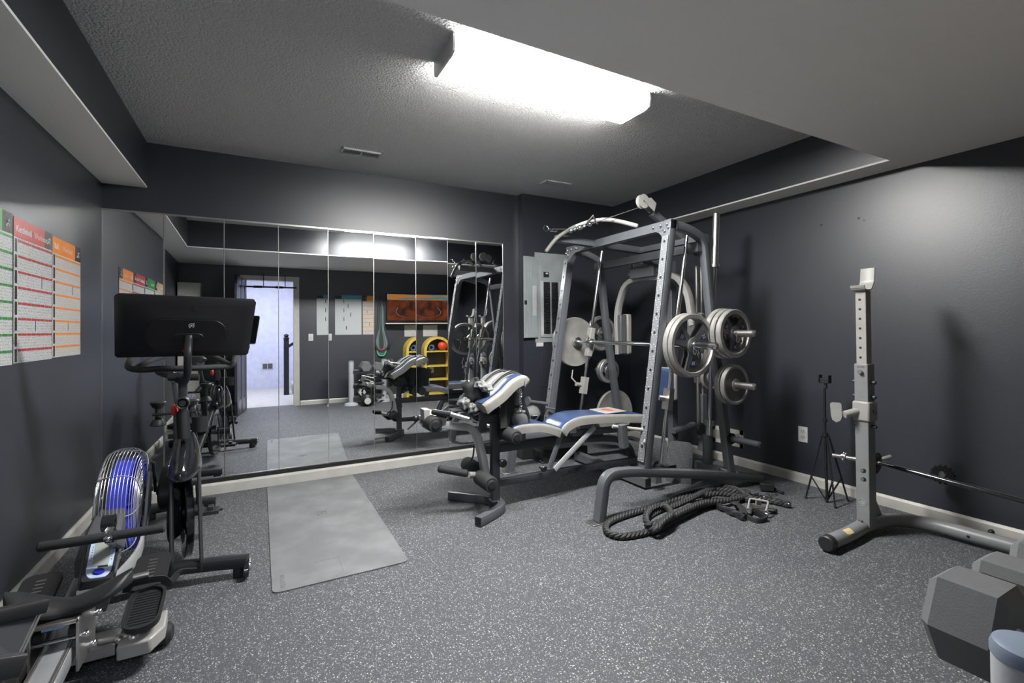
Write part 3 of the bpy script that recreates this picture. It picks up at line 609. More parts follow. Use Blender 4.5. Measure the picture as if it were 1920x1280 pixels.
# top front crossbeam with curved gussets
g = G(GRY); g.mm((XT-.033, YN-.03, top_z-.062), (XT+.03, YF+.03, top_z)); 
for s, Y in ((1, YN+.03), (-1, YF-.03)):
    r_ = .11; poly = [(0, 0)]+[(r_-r_*math.sin(R(a)), -r_+r_*math.cos(R(a))) for a in range(0, 91, 10)][::-1]
    poly = [(0, 0), (r_, 0)]+[(r_-r_*math.sin(R(a)), -(r_-r_*math.cos(R(a)))) for a in range(0, 91, 10)]
    g.prism([(u_, v_) for u_, v_ in poly], .05, lambda u_, v_, w, s=s, Y=Y: V((XT-.005+w+v_*dxs, Y+s*u_, top_z-.06+v_)))
g.build('top_crossbeam', SM, fix=False)
g = G(STL)
for s, Y in ((1, YN), (-1, YF)):
    for dy, dz in ((0, -.03), (.015, -.075), (-.015, -.055), (.06, -.03), (.13, -.03), (0, -.14)): c = V((XT-.036+(dz)*dxs, Y+s*dy, top_z+dz)); g.ball(c, (.006, .009, .009), n=8, m=6)
g.build('gusset_bolt', SM, fix=False)
# rear beams
g = G(GRY); xr_, zr_ = P2(1318, 446); g.mm((xr_-.02, YN, zr_-.09), (xr_+.03, YF, zr_-.03)); g.build('rear_top_beam', SM)
g = G(GRY); g.mm((2.99, YN+.02, .10), (3.05, YF-.02, .165)); g.build('rear_base_beam', SM)
g = G(GRY); a = PZ(1215, 903, .06); g.mm((a.x-.03, a.y, .02), (a.x+.03, YF, .085)); g.mat(BLK); g.mm((a.x-.024, a.y-.001, .026), (a.x+.024, a.y, .079)); g.build('front_floor_tube', SM, fix=False)
for Y in (YN, YF): g = G(GRY); g.mm((upx(.2)-.02, Y-.03, .03), (upx(.2)+.03, Y+.03, .25)); 
# guide rods, carriages, stops
def rodx(z): a = PY(1289, 437, YN+.1); b = PY(1238, 872, YN+.1); k = (z-b.z)/(a.z-b.z); return b.x+(a.x-b.x)*k
zr0, zr1 = PY(1238, 872, YN+.1).z, top_z-.03
BZ = 1.085; BX = rodx(BZ)-.03
for Y in (YN+.1, YF-.1):
    g = G(CHR); g.cyl((rodx(zr0-.03), Y, zr0-.03), (rodx(zr1), Y, zr1), .0135); g.build('guide_rod', SM)
    g = G(BLK); g.cyl((rodx(zr0-.03), Y, zr0-.05), (rodx(zr0), Y, zr0-.0), .035, .03); g.build('rod_bumper', SM)
    d = V((rodx(1.3)-rodx(.9), 0, .4)).normalized(); fr = XYf((rodx(BZ), Y, BZ), (0, 1, 0), d, V((d.z, 0, -d.x)))
    g = G(CRM if Y > 3 else STL); g.prism([(-.028, -.13), (.028, -.13), (.028, .13), (-.028, .13)], .05, fr); c = g.build('bar_carriage', SM, bevel=.004)
    g = G(STL)
    for v_ in (-.11, .11): g.ball(fr(0, v_, -.026), .006, n=8, m=6)
    g.build('carriage_bolt', c, fix=False)
    zs = .70; fr = XYf((rodx(zs), Y, zs), (0, 1, 0), d, V((d.z, 0, -d.x)))
    g = G(CRM if Y > 3 else STL); g.prism([(-.03, -.075), (.03, -.075), (.03, .075), (-.03, .075)], .045, fr); g.cyl(fr(.02, 0, -.02), fr(.02, 0, -.075), .018); g.tube([fr(.02, 0, -.06), fr(.05, .05, -.11), fr(.06, .12, -.10)], .007, 8); g.build('safety_stop', SM, fix=False)
g = G(CHR); y0 = PX(1345, 656, BX).y; y1 = 3.93
g.lathe((BX, y0, BZ), (0, 1, 0), [(.001, 0), (.018, .002), (.0255, .012), (.0255, YN-.06-y0), (.045, YN-.055-y0), (.045, YN-.035-y0), (.017, YN-.03-y0), (.017, 2.75-y0), (.0155, 2.76-y0), (.0155, 3.1-y0), (.017, 3.11-y0), (.017, YF+.03-y0), (.045, YF+.035-y0), (.045, YF+.055-y0), (.0255, YF+.06-y0), (.0255, y1-y0), (.001, y1-y0)], 24)
g.build('smith_bar', SM)
g = G(STL)
for Y in (YN+.15, YF-.15): g.tube([(BX, Y, BZ), (BX-.03, Y, BZ+.05), (BX-.06, Y, BZ+.02)], .008, 8); g.lathe((BX, Y-.02, BZ), (0, 1, 0), [(.017, 0), (.032, 0), (.032, .04), (.017, .04)], 18)
g.build('locking_hook', SM, fix=False)
# weight pegs on the rear uprights
PEG = []
for (rx, ry, tx, ty) in ((1345, 625, 1415, 629), (1358, 719, 1415, 722), (1371, 822, 1425, 834)):
    c = PY(rx, ry, yo); tip = PX(tx, ty, c.x); PEG.append((c.x, c.z, tip.y))
    for s, Y in ((1, YN), (-1, YF)):
        L_ = (Y-.02)-tip.y if s == 1 else (YN-.02-tip.y); L_ = YN-.02-tip.y
        if s == -1: L_ = min(L_, .36)
        yy = Y-s*.028; g = G(STL if (ry < 800) else DGRY); g.cyl((c.x, yy, c.z), (c.x, yy-s*L_, c.z), .024, bev=.012); pg = g.build('weight_peg', SM)
        g = G(BLK); g.cyl((c.x, yy+s*.002, c.z), (c.x, yy-s*.012, c.z), .04); g.build('peg_collar', pg)
# sloping boom with pulley
def beam(name, a, b, w=.05, h=.05, m=GRY, par=SM, up=(0, 1, 0), **k): g = G(m); g.rect([a, b], w, h, up=up, r=.004); return g.build(name, par, **k)
a = PY(1222, 399, 2.74); b = PY(1311, 475, 2.74); beam('pulley_boom', a, b, .05, .06)
c = V((a.x-.05, 2.72, a.z+.03))
c = PY(1209, 378, 2.70)
g = G(CRM); fr = XYf(c, V((.8, .0, -.25)).normalized(), V((.25, 0, .8)).normalized(), (0, 1, 0))
g.prism([(-.035, -.0), (.02, -.03), (.09, -.05), (.09, .02), (.03, .04)], .004, lambda u_, v_, w: fr(u_, v_, w-.026)); g.prism([(-.035, -.0), (.02, -.03), (.09, -.05), (.09, .02), (.03, .04)], .004, lambda u_, v_, w: fr(u_, v_, w+.026)); g.cyl(fr(.03, .03, -.03), fr(.03, .03, .03), .005); pb_ = g.build('pulley_bracket', SM, fix=False)
g = G(CRM); g.lathe(fr(-.02, -.008, -.016), (0, 1, 0), [(.006, 0), (.054, 0), (.042, .009), (.042, .023), (.054, .032), (.006, .032)], 32); g.build('pulley_wheel', pb_)
a2 = PY(1043, 447, 3.2); b2 = PY(1200, 470, 3.2); beam('front_boom', a2, V((b2.x, 3.2, b2.z)), .055, .06)
d2 = PY(1262, 462, 2.55); beam('boom_strut', V((b2.x, 3.22, b2.z)), V((b2.x+.02, 2.5, b2.z)), .055, .05, up=(0, 0, 1))
g = G(CHR); c = PY(1024, 428, 3.2); c3 = PY(1042, 434, 3.2)
ring = [c+V((.022*math.cos(R(k)), 0, .022*math.sin(R(k)))) for k in range(0, 360, 24)]; g.tube(ring, .004, 6, closed=True, up=(0, 1, 0)); g.tube([c+V((.02, 0, 0)), c+V((.09, 0, -.012))], .006, 8); g.box(c+V((.07, 0, -.01)), (.06, .02, .02)); g.build('snap_hook', SM, fix=False)
g = G(STL); p_a = PY(1207, 386, 2.70); p_b = PY(1078, 430, 3.0); g.tube([p_a, V((p_b.x, 3.0, p_b.z)), c+V((.05, 0, .0))], .003, 6); g.build('cable', SM)
g = G(CHR); d_ = (p_b-p_a)
for k, r_ in ((.78, .018), (.86, .012), (.93, .02), (1.0, .014), (1.06, .018)): g.ball(p_a+(V((p_b.x, 3.0, p_b.z))-p_a)*k, r_, n=12, m=8)
g.tube([PY(1090, 424, 3.0)+V((0, 0, -.02)), PY(1112, 404, 2.95), PY(1120, 420, 2.95)], .006, 8); g.build('cable_shackle', SM, fix=False)
# lat bar
tb = thing('lat_bar', 'curved off white lat pulldown bar hanging at the top of the smith machine', 'lat bar', (2.3, 2.95, 2.0))
q = [(1025, 470, 3.2), (1045, 446, 3.15), (1080, 424, 3.05), (1115, 413, 2.97), (1150, 413, 2.88), (1193, 423, 2.74)]
pp = spline([PY(*k) for k in q], 6); n_ = len(pp)
g = G(CRM); g.tube(pp[6:24], .0135, 12); g.build('bar', tb)
g = G(TANG); g.tube(pp[:13], .0165, 12); g.ball(pp[0], .0165, n=12, m=8); g.build('grip', tb, label='grey end grip'); g = G(CRM); g.tube(pp[20:], .017, 12); g.ball(pp[-1], .017, n=12, m=8); g.build('grip', tb)
# pec deck arms
XP = 2.95
def arm(poly, Y0):
    g = G(CRM); g.rect([PX(x, y, XP) for x, y in poly], .045, .055, up=(1, 0, 0), fil=.12, r=.006); return g.build('swing_arm', SM)
a1 = arm([(1160, 664), (1157, 585), (1172, 530), (1208, 520), (1236, 520)], 0)
a2_ = arm([(1300, 610), (1290, 545), (1268, 514), (1236, 518)], 0)
for par, (x, y0p, y1p) in ((a1, (1170, 590, 663)), (a2_, (1306, 588, 660))):
    p = PX(x, y0p, XP+.05); q = PX(x, y1p, XP+.05)
    g = G(GREY2); g.mm((XP-.02, p.y-.035, q.z), (XP+.055, p.y+.035, p.z)); ap = g.build('arm_pad', par, bevel=.008, label='dark backed pad'); g = G(VIN); g.mm((XP+.05, p.y-.042, q.z-.008), (XP+.115, p.y+.042, p.z+.008)); g.build('pad_cover', par, bevel=.02, label='pale vinyl cover')
g = G(GRY); p = PX(1215, 510, XP); g.mm((XP-.08, p.y-.14, p.z-.05), (XP+.05, p.y+.14, p.z+.05)); g.mm((XP-.05, p.y-.2, p.z-.02), (XP+.0, p.y+.2, p.z+.02)); g.mm((XP, p.y-.03, p.z), (3.2, p.y+.03, p.z+.06)); g.build('arm_bracket', SM, bevel=.006, fix=False)
g = G(CHR); g.cyl((XP-.04, p.y+.15, p.z), (XP-.04, p.y+.15, p.z+.11), .012); g.ball((XP-.04, p.y+.15, p.z+.12), .018, n=12, m=8); g.build('pull_pin', SM, fix=False)
# centre post, chrome weight guides and carriage
YC = 2.92
xc = PY(1316, 720, YC).x
g = G(STL); 
for x_ in (1307, 1316):
    p = PY(x_, 600, YC); g = G(STL); g.cyl((p.x, YC, .3), (p.x, YC, 1.75), .015); g.build('weight_guide_rod', SM)
p = PY(1317, 790, YC)
g = G(GRY); g.mm((p.x-.03, YC-.03, .12), (p.x+.03, YC+.03, .62)); g.build('centre_post', SM, bevel=.004)
g = G(STL); q = PY(1313, 707, YC); g.mm((q.x-.04, YC-.04, q.z-.05), (q.x+.04, YC+.04, q.z+.05)); wc = g.build('weight_carriage', SM, bevel=.006)
g = G(STL); g.cyl((q.x+.05, YC-.12, q.z), (q.x+.05, YC-.02, q.z), .012); g.build('carriage_pin', wc)
CARR = V((q.x+.05, YC-.06, q.z))
q = PY(1300, 800, YC+.05); g = G(BLK); g.lathe((q.x-.02, YC-.07, q.z), (0, 1, 0), [(.006, 0), (.055, 0), (.042, .008), (.042, .02), (.055, .028), (.006, .028)], 24); g.build('low_pulley', SM)
g = G(GRY); q = PY(1262, 830, 2.95); g.mm((q.x-.03, 2.92, .12), (q.x+.03, 2.98, 1.78)); g.build('back_post', SM, bevel=.004)
XBK = q.x
g = G(GRY); g.mm((XBK, 2.93, 1.74), (xr_, 2.97, 1.79)); g.build('post_strut', SM)
g = G(GRY); q = PY(1262, 810, 2.95); g.mm((XBK-.02, 2.88, q.z-.15), (XBK+.36, 2.98, q.z-.10)) if False else g.rect([PY(1262, 808, 2.9), PY(1300, 795, 2.9)], .05, .04, up=(0, 0, 1)); g.build('low_bracket', SM)
# blue back pad
p = PY(1236, 690, 2.9); q = PY(1274, 748, 2.9); g = G(BLUE); g.mm((p.x-.0, 2.78, q.z+.02), (p.x+.05, 3.06, p.z+.0)); bp = g.build('back_pad', SM, bevel=.02); g = G(VIN); g.mm((p.x+.045, 2.775, q.z+.015), (p.x+.085, 3.065, p.z+.005)); g.build('pad_border', bp, bevel=.015)
# tread foot plates
for (x_, y_, w_, h_, Y_) in ((1228, 858, .17, .36, 2.95), (1272, 867, .19, .36, 2.66)):
    c = PY(x_, y_, Y_); s_ = V((.55, -.83, 0)).normalized(); fr = XYf(c+V((0, 0, -.12)), s_, V((.22, .1, .97)).normalized(), s_.cross(V((0, 0, 1))))
    w2 = w_/2; out = [(-w2, -.05), (w2, -.05), (w2, h_-.13)]+[(w2-.05+.05*math.cos(R(a)), h_-.13+.05*math.sin(R(a))) for a in range(15, 91, 15)]+[(-w2+.05+.05*math.cos(R(a)), h_-.13+.05*math.sin(R(a))) for a in range(90, 181, 15)]
    g = G(DIAMG); g.prism(out, .006, fr); g.build('foot_tread', SM, label='grey tread plate foot rest')
g = G(BLK); q = PY(1226, 872, 2.6); g.cyl(q+V((0, -.03, 0)), q+V((0, .03, 0)), .04, n=18); g.mm((q.x-.02, 2.62, .12), (q.x+.25, 2.66, .16)); g.build('tread_pivot', SM, fix=False)
# long safety hook on the near upright
g = G(CRM); a = PY(1165, 800, YN+.02); b = PY(1213, 806, YN+.02); g.cyl(PY(1148, 799, YN+.09), V((b.x, YN, b.z)), .012); g.tube([b, b+V((.0, 0, -.03)), PY(1207, 830, YN-.035)], .006, 8, fil=.02); g.build('bar_catch', SM, fix=False, label='off white bar catch rod')
g = G(GRY); q = PY(1165, 806, YN+.1); g.rect([PY(1166, 796, YN+.06), PY(1170, 838, YN+.06)], .05, .05, up=(0, 1, 0)); g.build('catch_bracket', SM)
# the far catch with flat end
g = G(GRY); a = PY(990, 752, YF-.03); b = PY(1026, 757, YF-.03); g.cyl(a, b, .016); g.cyl(a+V((-.008, 0, 0)), a+V((.008, 0, 0)), .04, n=18); g.cyl(PY(1024, 764, YF-.05), PY(1041, 767, YF-.08), .008); g.build('bar_catch', SM, fix=False)
# vertical barbell storage tube
bt = PY(1327, 850, 2.52); tp = PY(1343, 400, 2.52)
g = G(GRY); g.cyl((bt.x, 2.52, .10), (bt.x, 2.52, PY(1327, 815, 2.52).z), .037); g.build('bar_holder', SM)
t = thing('olympic_barbell', 'long chrome barbell standing upright behind the near side of the smith machine', 'barbell', (bt.x, 2.52, .1))
sl0 = PY(1329, 792, 2.52).z; d = (V((tp.x, 2.52, tp.z))-V((bt.x, 2.52, .12))).normalized(); base = V((bt.x, 2.52, .12))
def al(z): return (z-.12)/d.z
zt0 = PY(1345, 495, 2.52).z; L_ = (tp.z-.12)/d.z
g = G(CHR); g.lathe(base, d, [(.001, 0), (.025, .003), (.025, al(sl0)-.025), (.04, al(sl0)-.02), (.04, al(sl0)+.02), (.0145, al(sl0)+.022), (.0145, al(zt0)), (.001, al(zt0))], 24); g.build('shaft', t)
g = G(STL); g.lathe(base, d, [(.001, al(zt0)-.03), (.036, al(zt0)-.028), (.036, al(zt0)-.002), (.026, al(zt0)), (.026, L_-.004), (.001, L_)], 24); g.build('sleeve', t)

# ------------------------------------------------------------------ weight plates
def plate(kind, dia, th, label, loc, m=CAST, num='35', group=None, ax=-1):
    """plate axis along Y, outer face towards ax"""
    t = thing('weight_plate', label, 'weight plate', loc, group); r = dia/2; o = V(loc)
    S_ = ax
    if kind == 'grip':
        g = G(m); g.lathe(o-V((0, th/2, 0)), (0, 1, 0), [(r-.034, .006), (r-.030, 0), (r-.006, 0), (r, .006), (r, th-.006), (r-.006, th), (r-.030, th), (r-.034, th-.006), (r-.034, .006)], 56); 
        g.build('rim', t)
        g = G(CASTD); g.lathe(o-V((0, th*.42, 0)), (0, 1, 0), [(.0265, 0), (.05, 0), (.055, .005), (.055, th*.84-.005), (.05, th*.84), (.0265, th*.84), (.0265, 0)], 28)
        for k in range(3):
            a = R(30+120*k); c_, s_ = math.cos(a), math.sin(a)
            pts = [(.02, -.045), (.06, -.040), (r-.03, -.078*r/.2), (r-.025, 0), (r-.03, .078*r/.2), (.06, .040), (.02, .045)]
            g.prism([(u*c_-v*s_, u*s_+v*c_) for u, v in pts], th*.4, lambda u, v, w: o+V((u, w, v)))
        g.build('web', t, fix=False)
        for k in range(3):
            a = R(30+120*k); c_, s_ = math.cos(a), math.sin(a); q = r/.22; g = G(BADGE)
            pts = [(.070*q, 0), (.15*q, -.046*q), (.15*q, .034*q)]
            g.prism([(u*c_-v*s_, u*s_+v*c_) for u, v in pts], .003, lambda u, v, w: o+V((u, w+S_*th*.21, v)))
            g.mat(WHT); cc = o+V((.125*q*c_, S_*(th*.21+.0022), .125*q*s_)); ra = V((-c_, 0, -s_)); ta = V((-S_*s_, 0, S_*c_))
            g.text(num, .036*q, lambda u, v, w: cc+ta*u-ra*v*-1+V((0, S_*w, 0)), depth=.0003)
            g.build('badge', t, fix=False, label='navy triangle with white numerals')
    elif kind == 'flat':
        g = G(DISC); y = -th/2; g.lathe(o, (0, 1, 0), [(.0255, y), (.05, y), (.052, y+.003), (r-.012, y+.003), (r-.006, y), (r, y+.005), (r, -y-.005), (r-.006, -y), (r-.012, -y-.003), (.052, -y-.003), (.05, -y), (.0255, -y), (.0255, y)], 56); g.build('disc', t)
    else:
        g = G(m); y = -th/2
        pr = [(.0255, y), (.045, y), (.045, y+th*.3), (r*.84, y+th*.3), (r*.88, y), (r-.003, y), (r, y+.003), (r, -y-.003), (r-.003, -y), (r*.88, -y), (r*.84, -y-th*.3), (.045, -y-th*.3), (.045, -y), (.0255, -y), (.0255, y)]
        g.lathe(o, (0, 1, 0), pr, 48); g.build('rim', t)
        g = G(CASTD); g.lathe(o+V((0, S_*(th*.2+.0008)-.0005, 0)), (0, 1, 0), [(.046, 0), (r*.835, 0), (r*.835, .001), (.046, .001), (.046, 0)], 40); g.build('recessed_face', t, label='darker recessed face')
    return t
GP = 'iron weight plates on the smith machine'
plate('grip', .435, .036, 'large grey grip plate at the outer near end of the smith bar', (BX, YN-.085, BZ))
plate('solid', .435, .032, 'large grey plate behind the outermost one on the near end of the smith bar', (BX, YN-.05+.0-.0, BZ), m=CAST) if False else plate('grip', .445, .034, 'large grey plate hidden behind the outermost one at the near end of the smith bar', (BX, YN-.125+.0, BZ)) if False else None
plate('solid', .44, .03, 'large grey plate just behind the outermost one at the near end of the smith bar', (BX-.0, YN-.048, BZ), m=CAST) if False else None
plate('flat', .46, .028, 'large pale disc at the far end of the smith bar beside the breaker panel', (BX, YF+.085, BZ), m=CAST, ax=-1)
plate('grip', .45, .035, 'second large grey plate at the far end of the smith bar, nearest the mirrors', (BX, YF+.12, BZ), ax=1)
(px, pz, pt) = PEG[0]; y0 = YN-.055
plate('grip', .36, .04, 'grey grip plate innermost on the upper near peg of the smith machine', (px, y0-.02, pz))
plate('grip', .35, .036, 'grey grip plate in the middle of the stack on the upper near peg', (px, y0-.065, pz))
plate('grip', .34, .04, 'grey grip plate outermost on the upper near peg, with a wire clip', (px, y0-.11, pz), num='25')
(qx, qz, qt) = PEG[1]
plate('solid', .29, .036, 'solid grey plate against the upright on the lower near peg', (qx, y0-.02, qz))
plate('solid', .28, .032, 'solid grey plate outermost on the lower near peg of the smith machine', (qx, y0-.062, qz))
plate('solid', .21, .025, 'small solid grey plate on the centre weight carriage', tuple(CARR))
plate('grip', .34, .038, 'grey grip plate on the upper far peg, seen past the far upright', (px, YF+.10, pz), ax=1)
plate('grip', .24, .03, 'small plate innermost on the middle far peg', (qx, YF+.075, qz), ax=-1, num='10'); plate('solid', .23, .03, 'small plate outermost on the middle far peg', (qx, YF+.115, qz), ax=1)
plate('flat', .44, .03, 'large pale disc on the lowest far peg above the bench pad', (PEG[2][0], YF+.08, PEG[2][1]), ax=-1)
plate('grip', .445, .036, 'large grey plate behind the outermost one on the near end of the smith bar', (BX, YN-.05+.005, BZ))
# wire spring clips
for k, (c, lab) in enumerate(((V((BX, YN-.115, BZ)), 'steel spring clip on the smith bar against the near plate'), (V((px, y0-.145, pz)), 'steel spring clip on the upper near peg'))):
    g = G(CHR); 
    pts = [c+V((.029*math.cos(a), -.004*a/6.28, .029*math.sin(a))) for a in [i*math.pi/8 for i in range(0, 30)]]; g.tube(pts, .003, 6, up=(0, 1, 0))
    for s in (-1, 1): g.tube([c+V((.02*s-.01, -.008, -.02)), c+V((.028*s-.01, -.015, -.055)), c+V((.016*s-.01, -.02, -.06)), c+V((.008*s-.01, -.02, -.03))], .003, 6, fil=.01)
    tag(g.build('spring_clip', fix=False), lab, 'clip', 'spring clips')

# ================================================================== WEIGHT BENCH
t = thing('weight_bench', 'blue and pale grey padded weight bench with leg developer and sloping arm pad', 'weight bench', (1.9, 2.9, 0)); WB = t
YB0 = 2.86
def pad(name, top, y0, y1, thk, par, lip=.02, ms=(BLUE, VIN), nseg=14):
    """top: list of (x,z) of the upper surface centre line"""
    pp = spline([(x, 0, z) for x, z in top], 5); g = G(ms[0]); n_ = len(pp); W_ = [(-1, -.35), (-.985, -.12), (-.93, -.02), (-.6, .0), (0, .02), (.6, .0), (.93, -.02), (.985, -.12), (1, -.35), (1, -1), (-1, -1)]
    cy_, hw = (y0+y1)/2, (y1-y0)/2; rings = []
    for i, p in enumerate(pp):
        a = pp[max(i-1, 0)]; b = pp[min(i+1, n_-1)]; tdir = (b-a).normalized(); nn = V((-tdir.z, 0, tdir.x)); e = min(i, n_-1-i); k = (1, .72, 1)[0]; f = {0: .55, 1: .85}.get(e, 1)
        rings.append([V((p.x, cy_+hw*(.97 if e == 0 else 1)*u, p.z))+nn*(thk*(v*f if v > -.9 else v)+(-.25*thk*(1-f))) for u, v in W_])
    m = len(W_); base = len(g.v); fs = []; mi = []
    for i in range(n_-1):
        for j in range(m):
            fs.append((i*m+j, i*m+(j+1) % m, (i+1)*m+(j+1) % m, (i+1)*m+j)); mi.append(0 if 2 <= j <= 5 else 1)
    fs += [tuple(range(m-1, -1, -1)), tuple(range((n_-1)*m, n_*m))]; mi += [1, 1]
    g.v = [q for r in rings for q in r]; g.f = fs; g.ms = list(ms); g.mi = mi
    return g.build(name, par, ang=50)
def XZ(x, y, Y=2.80): p = PY(x, y, Y); return (p.x, p.z)
sp = pad('seat_pad', [XZ(962, 800), XZ(985, 795), XZ(1020, 794), XZ(1054, 803)], 2.79, 3.06, .06, WB)
bk = pad('back_pad', [XZ(1050, 806), XZ(1062, 792), XZ(1085, 781), XZ(1120, 777), XZ(1160, 776), XZ(1212, 776)], 2.79, 3.06, .065, WB)
g = G(mat('white_pad_panel', (.36, .35, .32), .4)); a = XZ(1140, 775.5); b = XZ(1178, 775); g.mm((a[0], 2.82, a[1]-.006), (b[0], 3.03, a[1]+.003)); lp = g.build('logo_panel', bk, bevel=.004, label='white panel with a red emblem on the blue pad')
g = G(RED); fr = XYf(((a[0]+b[0])/2, 2.925, a[1]+.0035), (0, -1, 0), (1, 0, 0), (0, 0, 1)); g.prism([(.06*math.cos(R(k)), .035*math.sin(R(k))) for k in range(0, 360, 20)], .001, fr); g.mat(VIN); g.prism([(.045*math.cos(R(k)), .022*math.sin(R(k))) for k in range(0, 360, 20)], .001, lambda u, v, w: fr(u, v, w+.0008)); g.mat(RED); g.prism([(.03*math.cos(R(k)), .01*math.sin(R(k))) for k in range(0, 360, 20)], .001, lambda u, v, w: fr(u, v, w+.0016)); 
g.build('emblem', bk, fix=False)
# preacher pad
fr_a = PY(986, 702, 2.76); fr_b = PY(905, 752, 2.76)
pp_ = pad('arm_pad', [(fr_b.x-.01, fr_b.z-.015), (fr_b.x+.10, fr_b.z+.045), (fr_a.x-.12, fr_a.z-.03), (fr_a.x-.03, fr_a.z+.0), (fr_a.x+.02, fr_a.z-.03)], 2.72, 3.17, .065, WB, ms=(VIN, VIN))
# blue borders on the arm pad
pa = [(fr_b.x-.01, fr_b.z-.015), (fr_b.x+.10, fr_b.z+.045), (fr_a.x-.12, fr_a.z-.03), (fr_a.x-.03, fr_a.z+.0)]
for Yb, w_ in ((2.80, .085), (3.10, .06)):
    g = G(BLUE); g.rect([V((x, Yb, z+.0025)) for x, z in [(p.x, p.z) for p in spline([(x, 0, z) for x, z in pa], 5)]], w_, .006, up=(0, 0, 1), r=.002); g.build('blue_stripe', pp_)
Yc = 2.88
PO = PY(928, 905, Yc); xpo = PO.x
beam('front_post', V((xpo, Yc, .05)), V((xpo, Yc, .78)), .055, .05, DGRY, WB, bevel=.002)
beam('arm_pad_mount', V((xpo, Yc, .77)), V((xpo+.08, Yc, .80)), .1, .03, DGRY, WB)
# base foot: bent square tube
q = [PZ(843, 928, .06), PZ(905, 935, .03), V((xpo+.06, Yc, .03)), PZ(927, 955, .03), PZ(893, 983, .03)]
pts = spline([V((1.19, 3.20, .032)), V((1.30, 3.08, .032)), V((1.40, 2.97, .032)), V((1.425, 2.87, .032)), V((1.38, 2.78, .032)), V((1.175, 2.665, .032))], 6)
g = G(GRY); g.rect(pts, .05, .055, up=(0, 0, 1), r=.004); bf = g.build('base_foot', WB)
g = G(BLK); e = (pts[-1]-pts[-2]).normalized(); g.rect([pts[-1]-e*.001, pts[-1]+e*.0015], .042, .047, r=.002); e = (pts[0]-pts[1]).normalized(); g.rect([pts[0]-e*.001, pts[0]+e*.0015], .042, .047, r=.002); g.build('tube_opening', bf, fix=False)
g = G(STL); g.mm((xpo-.035, Yc-.04, .058), (xpo+.045, Yc+.03, .064)); g.build('joint_plate', WB)
# main beam under seat and lower adjusting rail
mb = PY(925, 843, Yc).z
beam('main_beam', V((xpo-.05, Yc+.03, mb)), V((2.32, Yc+.03, mb-.0)), .055, .055, DGRY, WB, up=(0, 0, 1))
g = G(DGRY); rz_ = PY(960, 885, Yc).z; a = PY(938, 893, Yc); b = PY(1168, 846, Yc+.2)
g.rect([V((xpo, Yc, .17)), V((1.9, Yc+.02, .165)), V((2.75, Yc+.05, .14))], .045, .045, up=(0, 0, 1)); lr = g.build('lower_rail', WB)
g = G(BLK)
for k in range(9): g.cyl((2.0+k*.07, Yc-.005, .16), (2.0+k*.07, Yc-.0, .16), .007, n=10)
g.build('rail_holes', lr)
beam('seat_bracket', V((1.62, Yc+.03, mb)), V((1.62, Yc+.03, .50)), .05, .04, GRY, WB)
for (p_, q_) in (((1055, 805), (1030, 877)), ((1115, 800), (1040, 880))):
    a = PY(*p_, 2.82); b = PY(*q_, 2.82); g = G(LGRY if p_[0] > 1100 else GRY); g.rect([a, b], .042, .012, up=(0, 1, 0)); g.build('support_link', WB)
g = G(GRY); g.rect([PY(1070, 812, 2.86), PY(1200, 800, 2.86)], .045, .04, up=(0, 1, 0)); g.build('back_frame', WB)
g = G(LGRY); g.mm((1.98, 2.82, .45), (2.03, 2.99, .52)); g.build('hinge_block', WB, bevel=.004)
g = G(GRY); p = spline([PY(1095, 822, 3.0), PY(1150, 822, 3.0), PY(1178, 838, 3.0), PY(1188, 872, 3.0)], 5); g.rect(p, .05, .05, up=(0, 1, 0)); g.build('rear_leg', WB)
g = G(GRY); a = p[-1]; g.mm((a.x-.03, 2.72, .0), (a.x+.03, 3.25, .05)); g.build('rear_foot', WB)
for (x_, y_, r_) in ((1019, 878, .022), (942, 868, .028)):
    c = PY(x_, y_, 2.82); g = G(BLK); g.lathe(c+V((0, -.02, 0)), (0, 1, 0), [(.001, 0), (r_*.8, 0), (r_, .006), (r_, .022), (.012, .028), (.012, .06)], 12); g.build('adjusting_knob', WB)
# far leg of the bench frame
# leg developer
g = G(LGRY); p = [PY(790, 789, 2.93), PY(840, 798, 2.93), PY(890, 800, 2.93), PY(903, 850, 2.93), PY(912, 900, 2.93)]
g.rect(p, .045, .075, up=(0, 1, 0), fil=.12, r=.008); lv = g.build('leg_lever', WB, label='light grey curved leg lever')
g = G(CRM); c = PY(798, 775, 2.9); g.mm((c.x-.02, 2.87, c.z-.06), (c.x+.02, 2.95, c.z+.03)); g.rect([c, c+V((.14, 0, -.04))], .06, .04, up=(0, 1, 0)); g.build('lever_head', lv, bevel=.005, fix=False)
def roller(c, ydir, L_, r_, par=WB, nm='foam_roller'):
    a = V(c); d_ = V(ydir).normalized(); g = G(RUB); g.lathe(a, d_, [(.001, -.004), (r_*.55, -.004), (r_*.6, .0), (r_*.85, .0), (r_, .012), (r_, L_-.012), (r_*.85, L_), (.001, L_)], 28); o = g.build(nm, par)
    g = G(BLKM); g.lathe(a-d_*.008, d_, [(.001, 0), (r_*.45, 0), (r_*.5, .006), (.001, .006)], 20); g.build('end_cap', o)
roller(PY(817, 797, 2.78), (0, 1, 0), .17, .048); roller(PY(822, 796, 3.0), (0, 1, 0), .12, .048)
roller(PY(969, 820, 2.66), (0, 1, 0), .19, .046); roller(V((xpo+.13, 2.95, PY(969, 820, 2.66).z)), (0, 1, 0), .17, .046)
roller(PY(922, 909, 2.70), (0, 1, 0), .19, .05); roller(PY(893, 880, 2.98), (0, 1, 0), .17, .05)
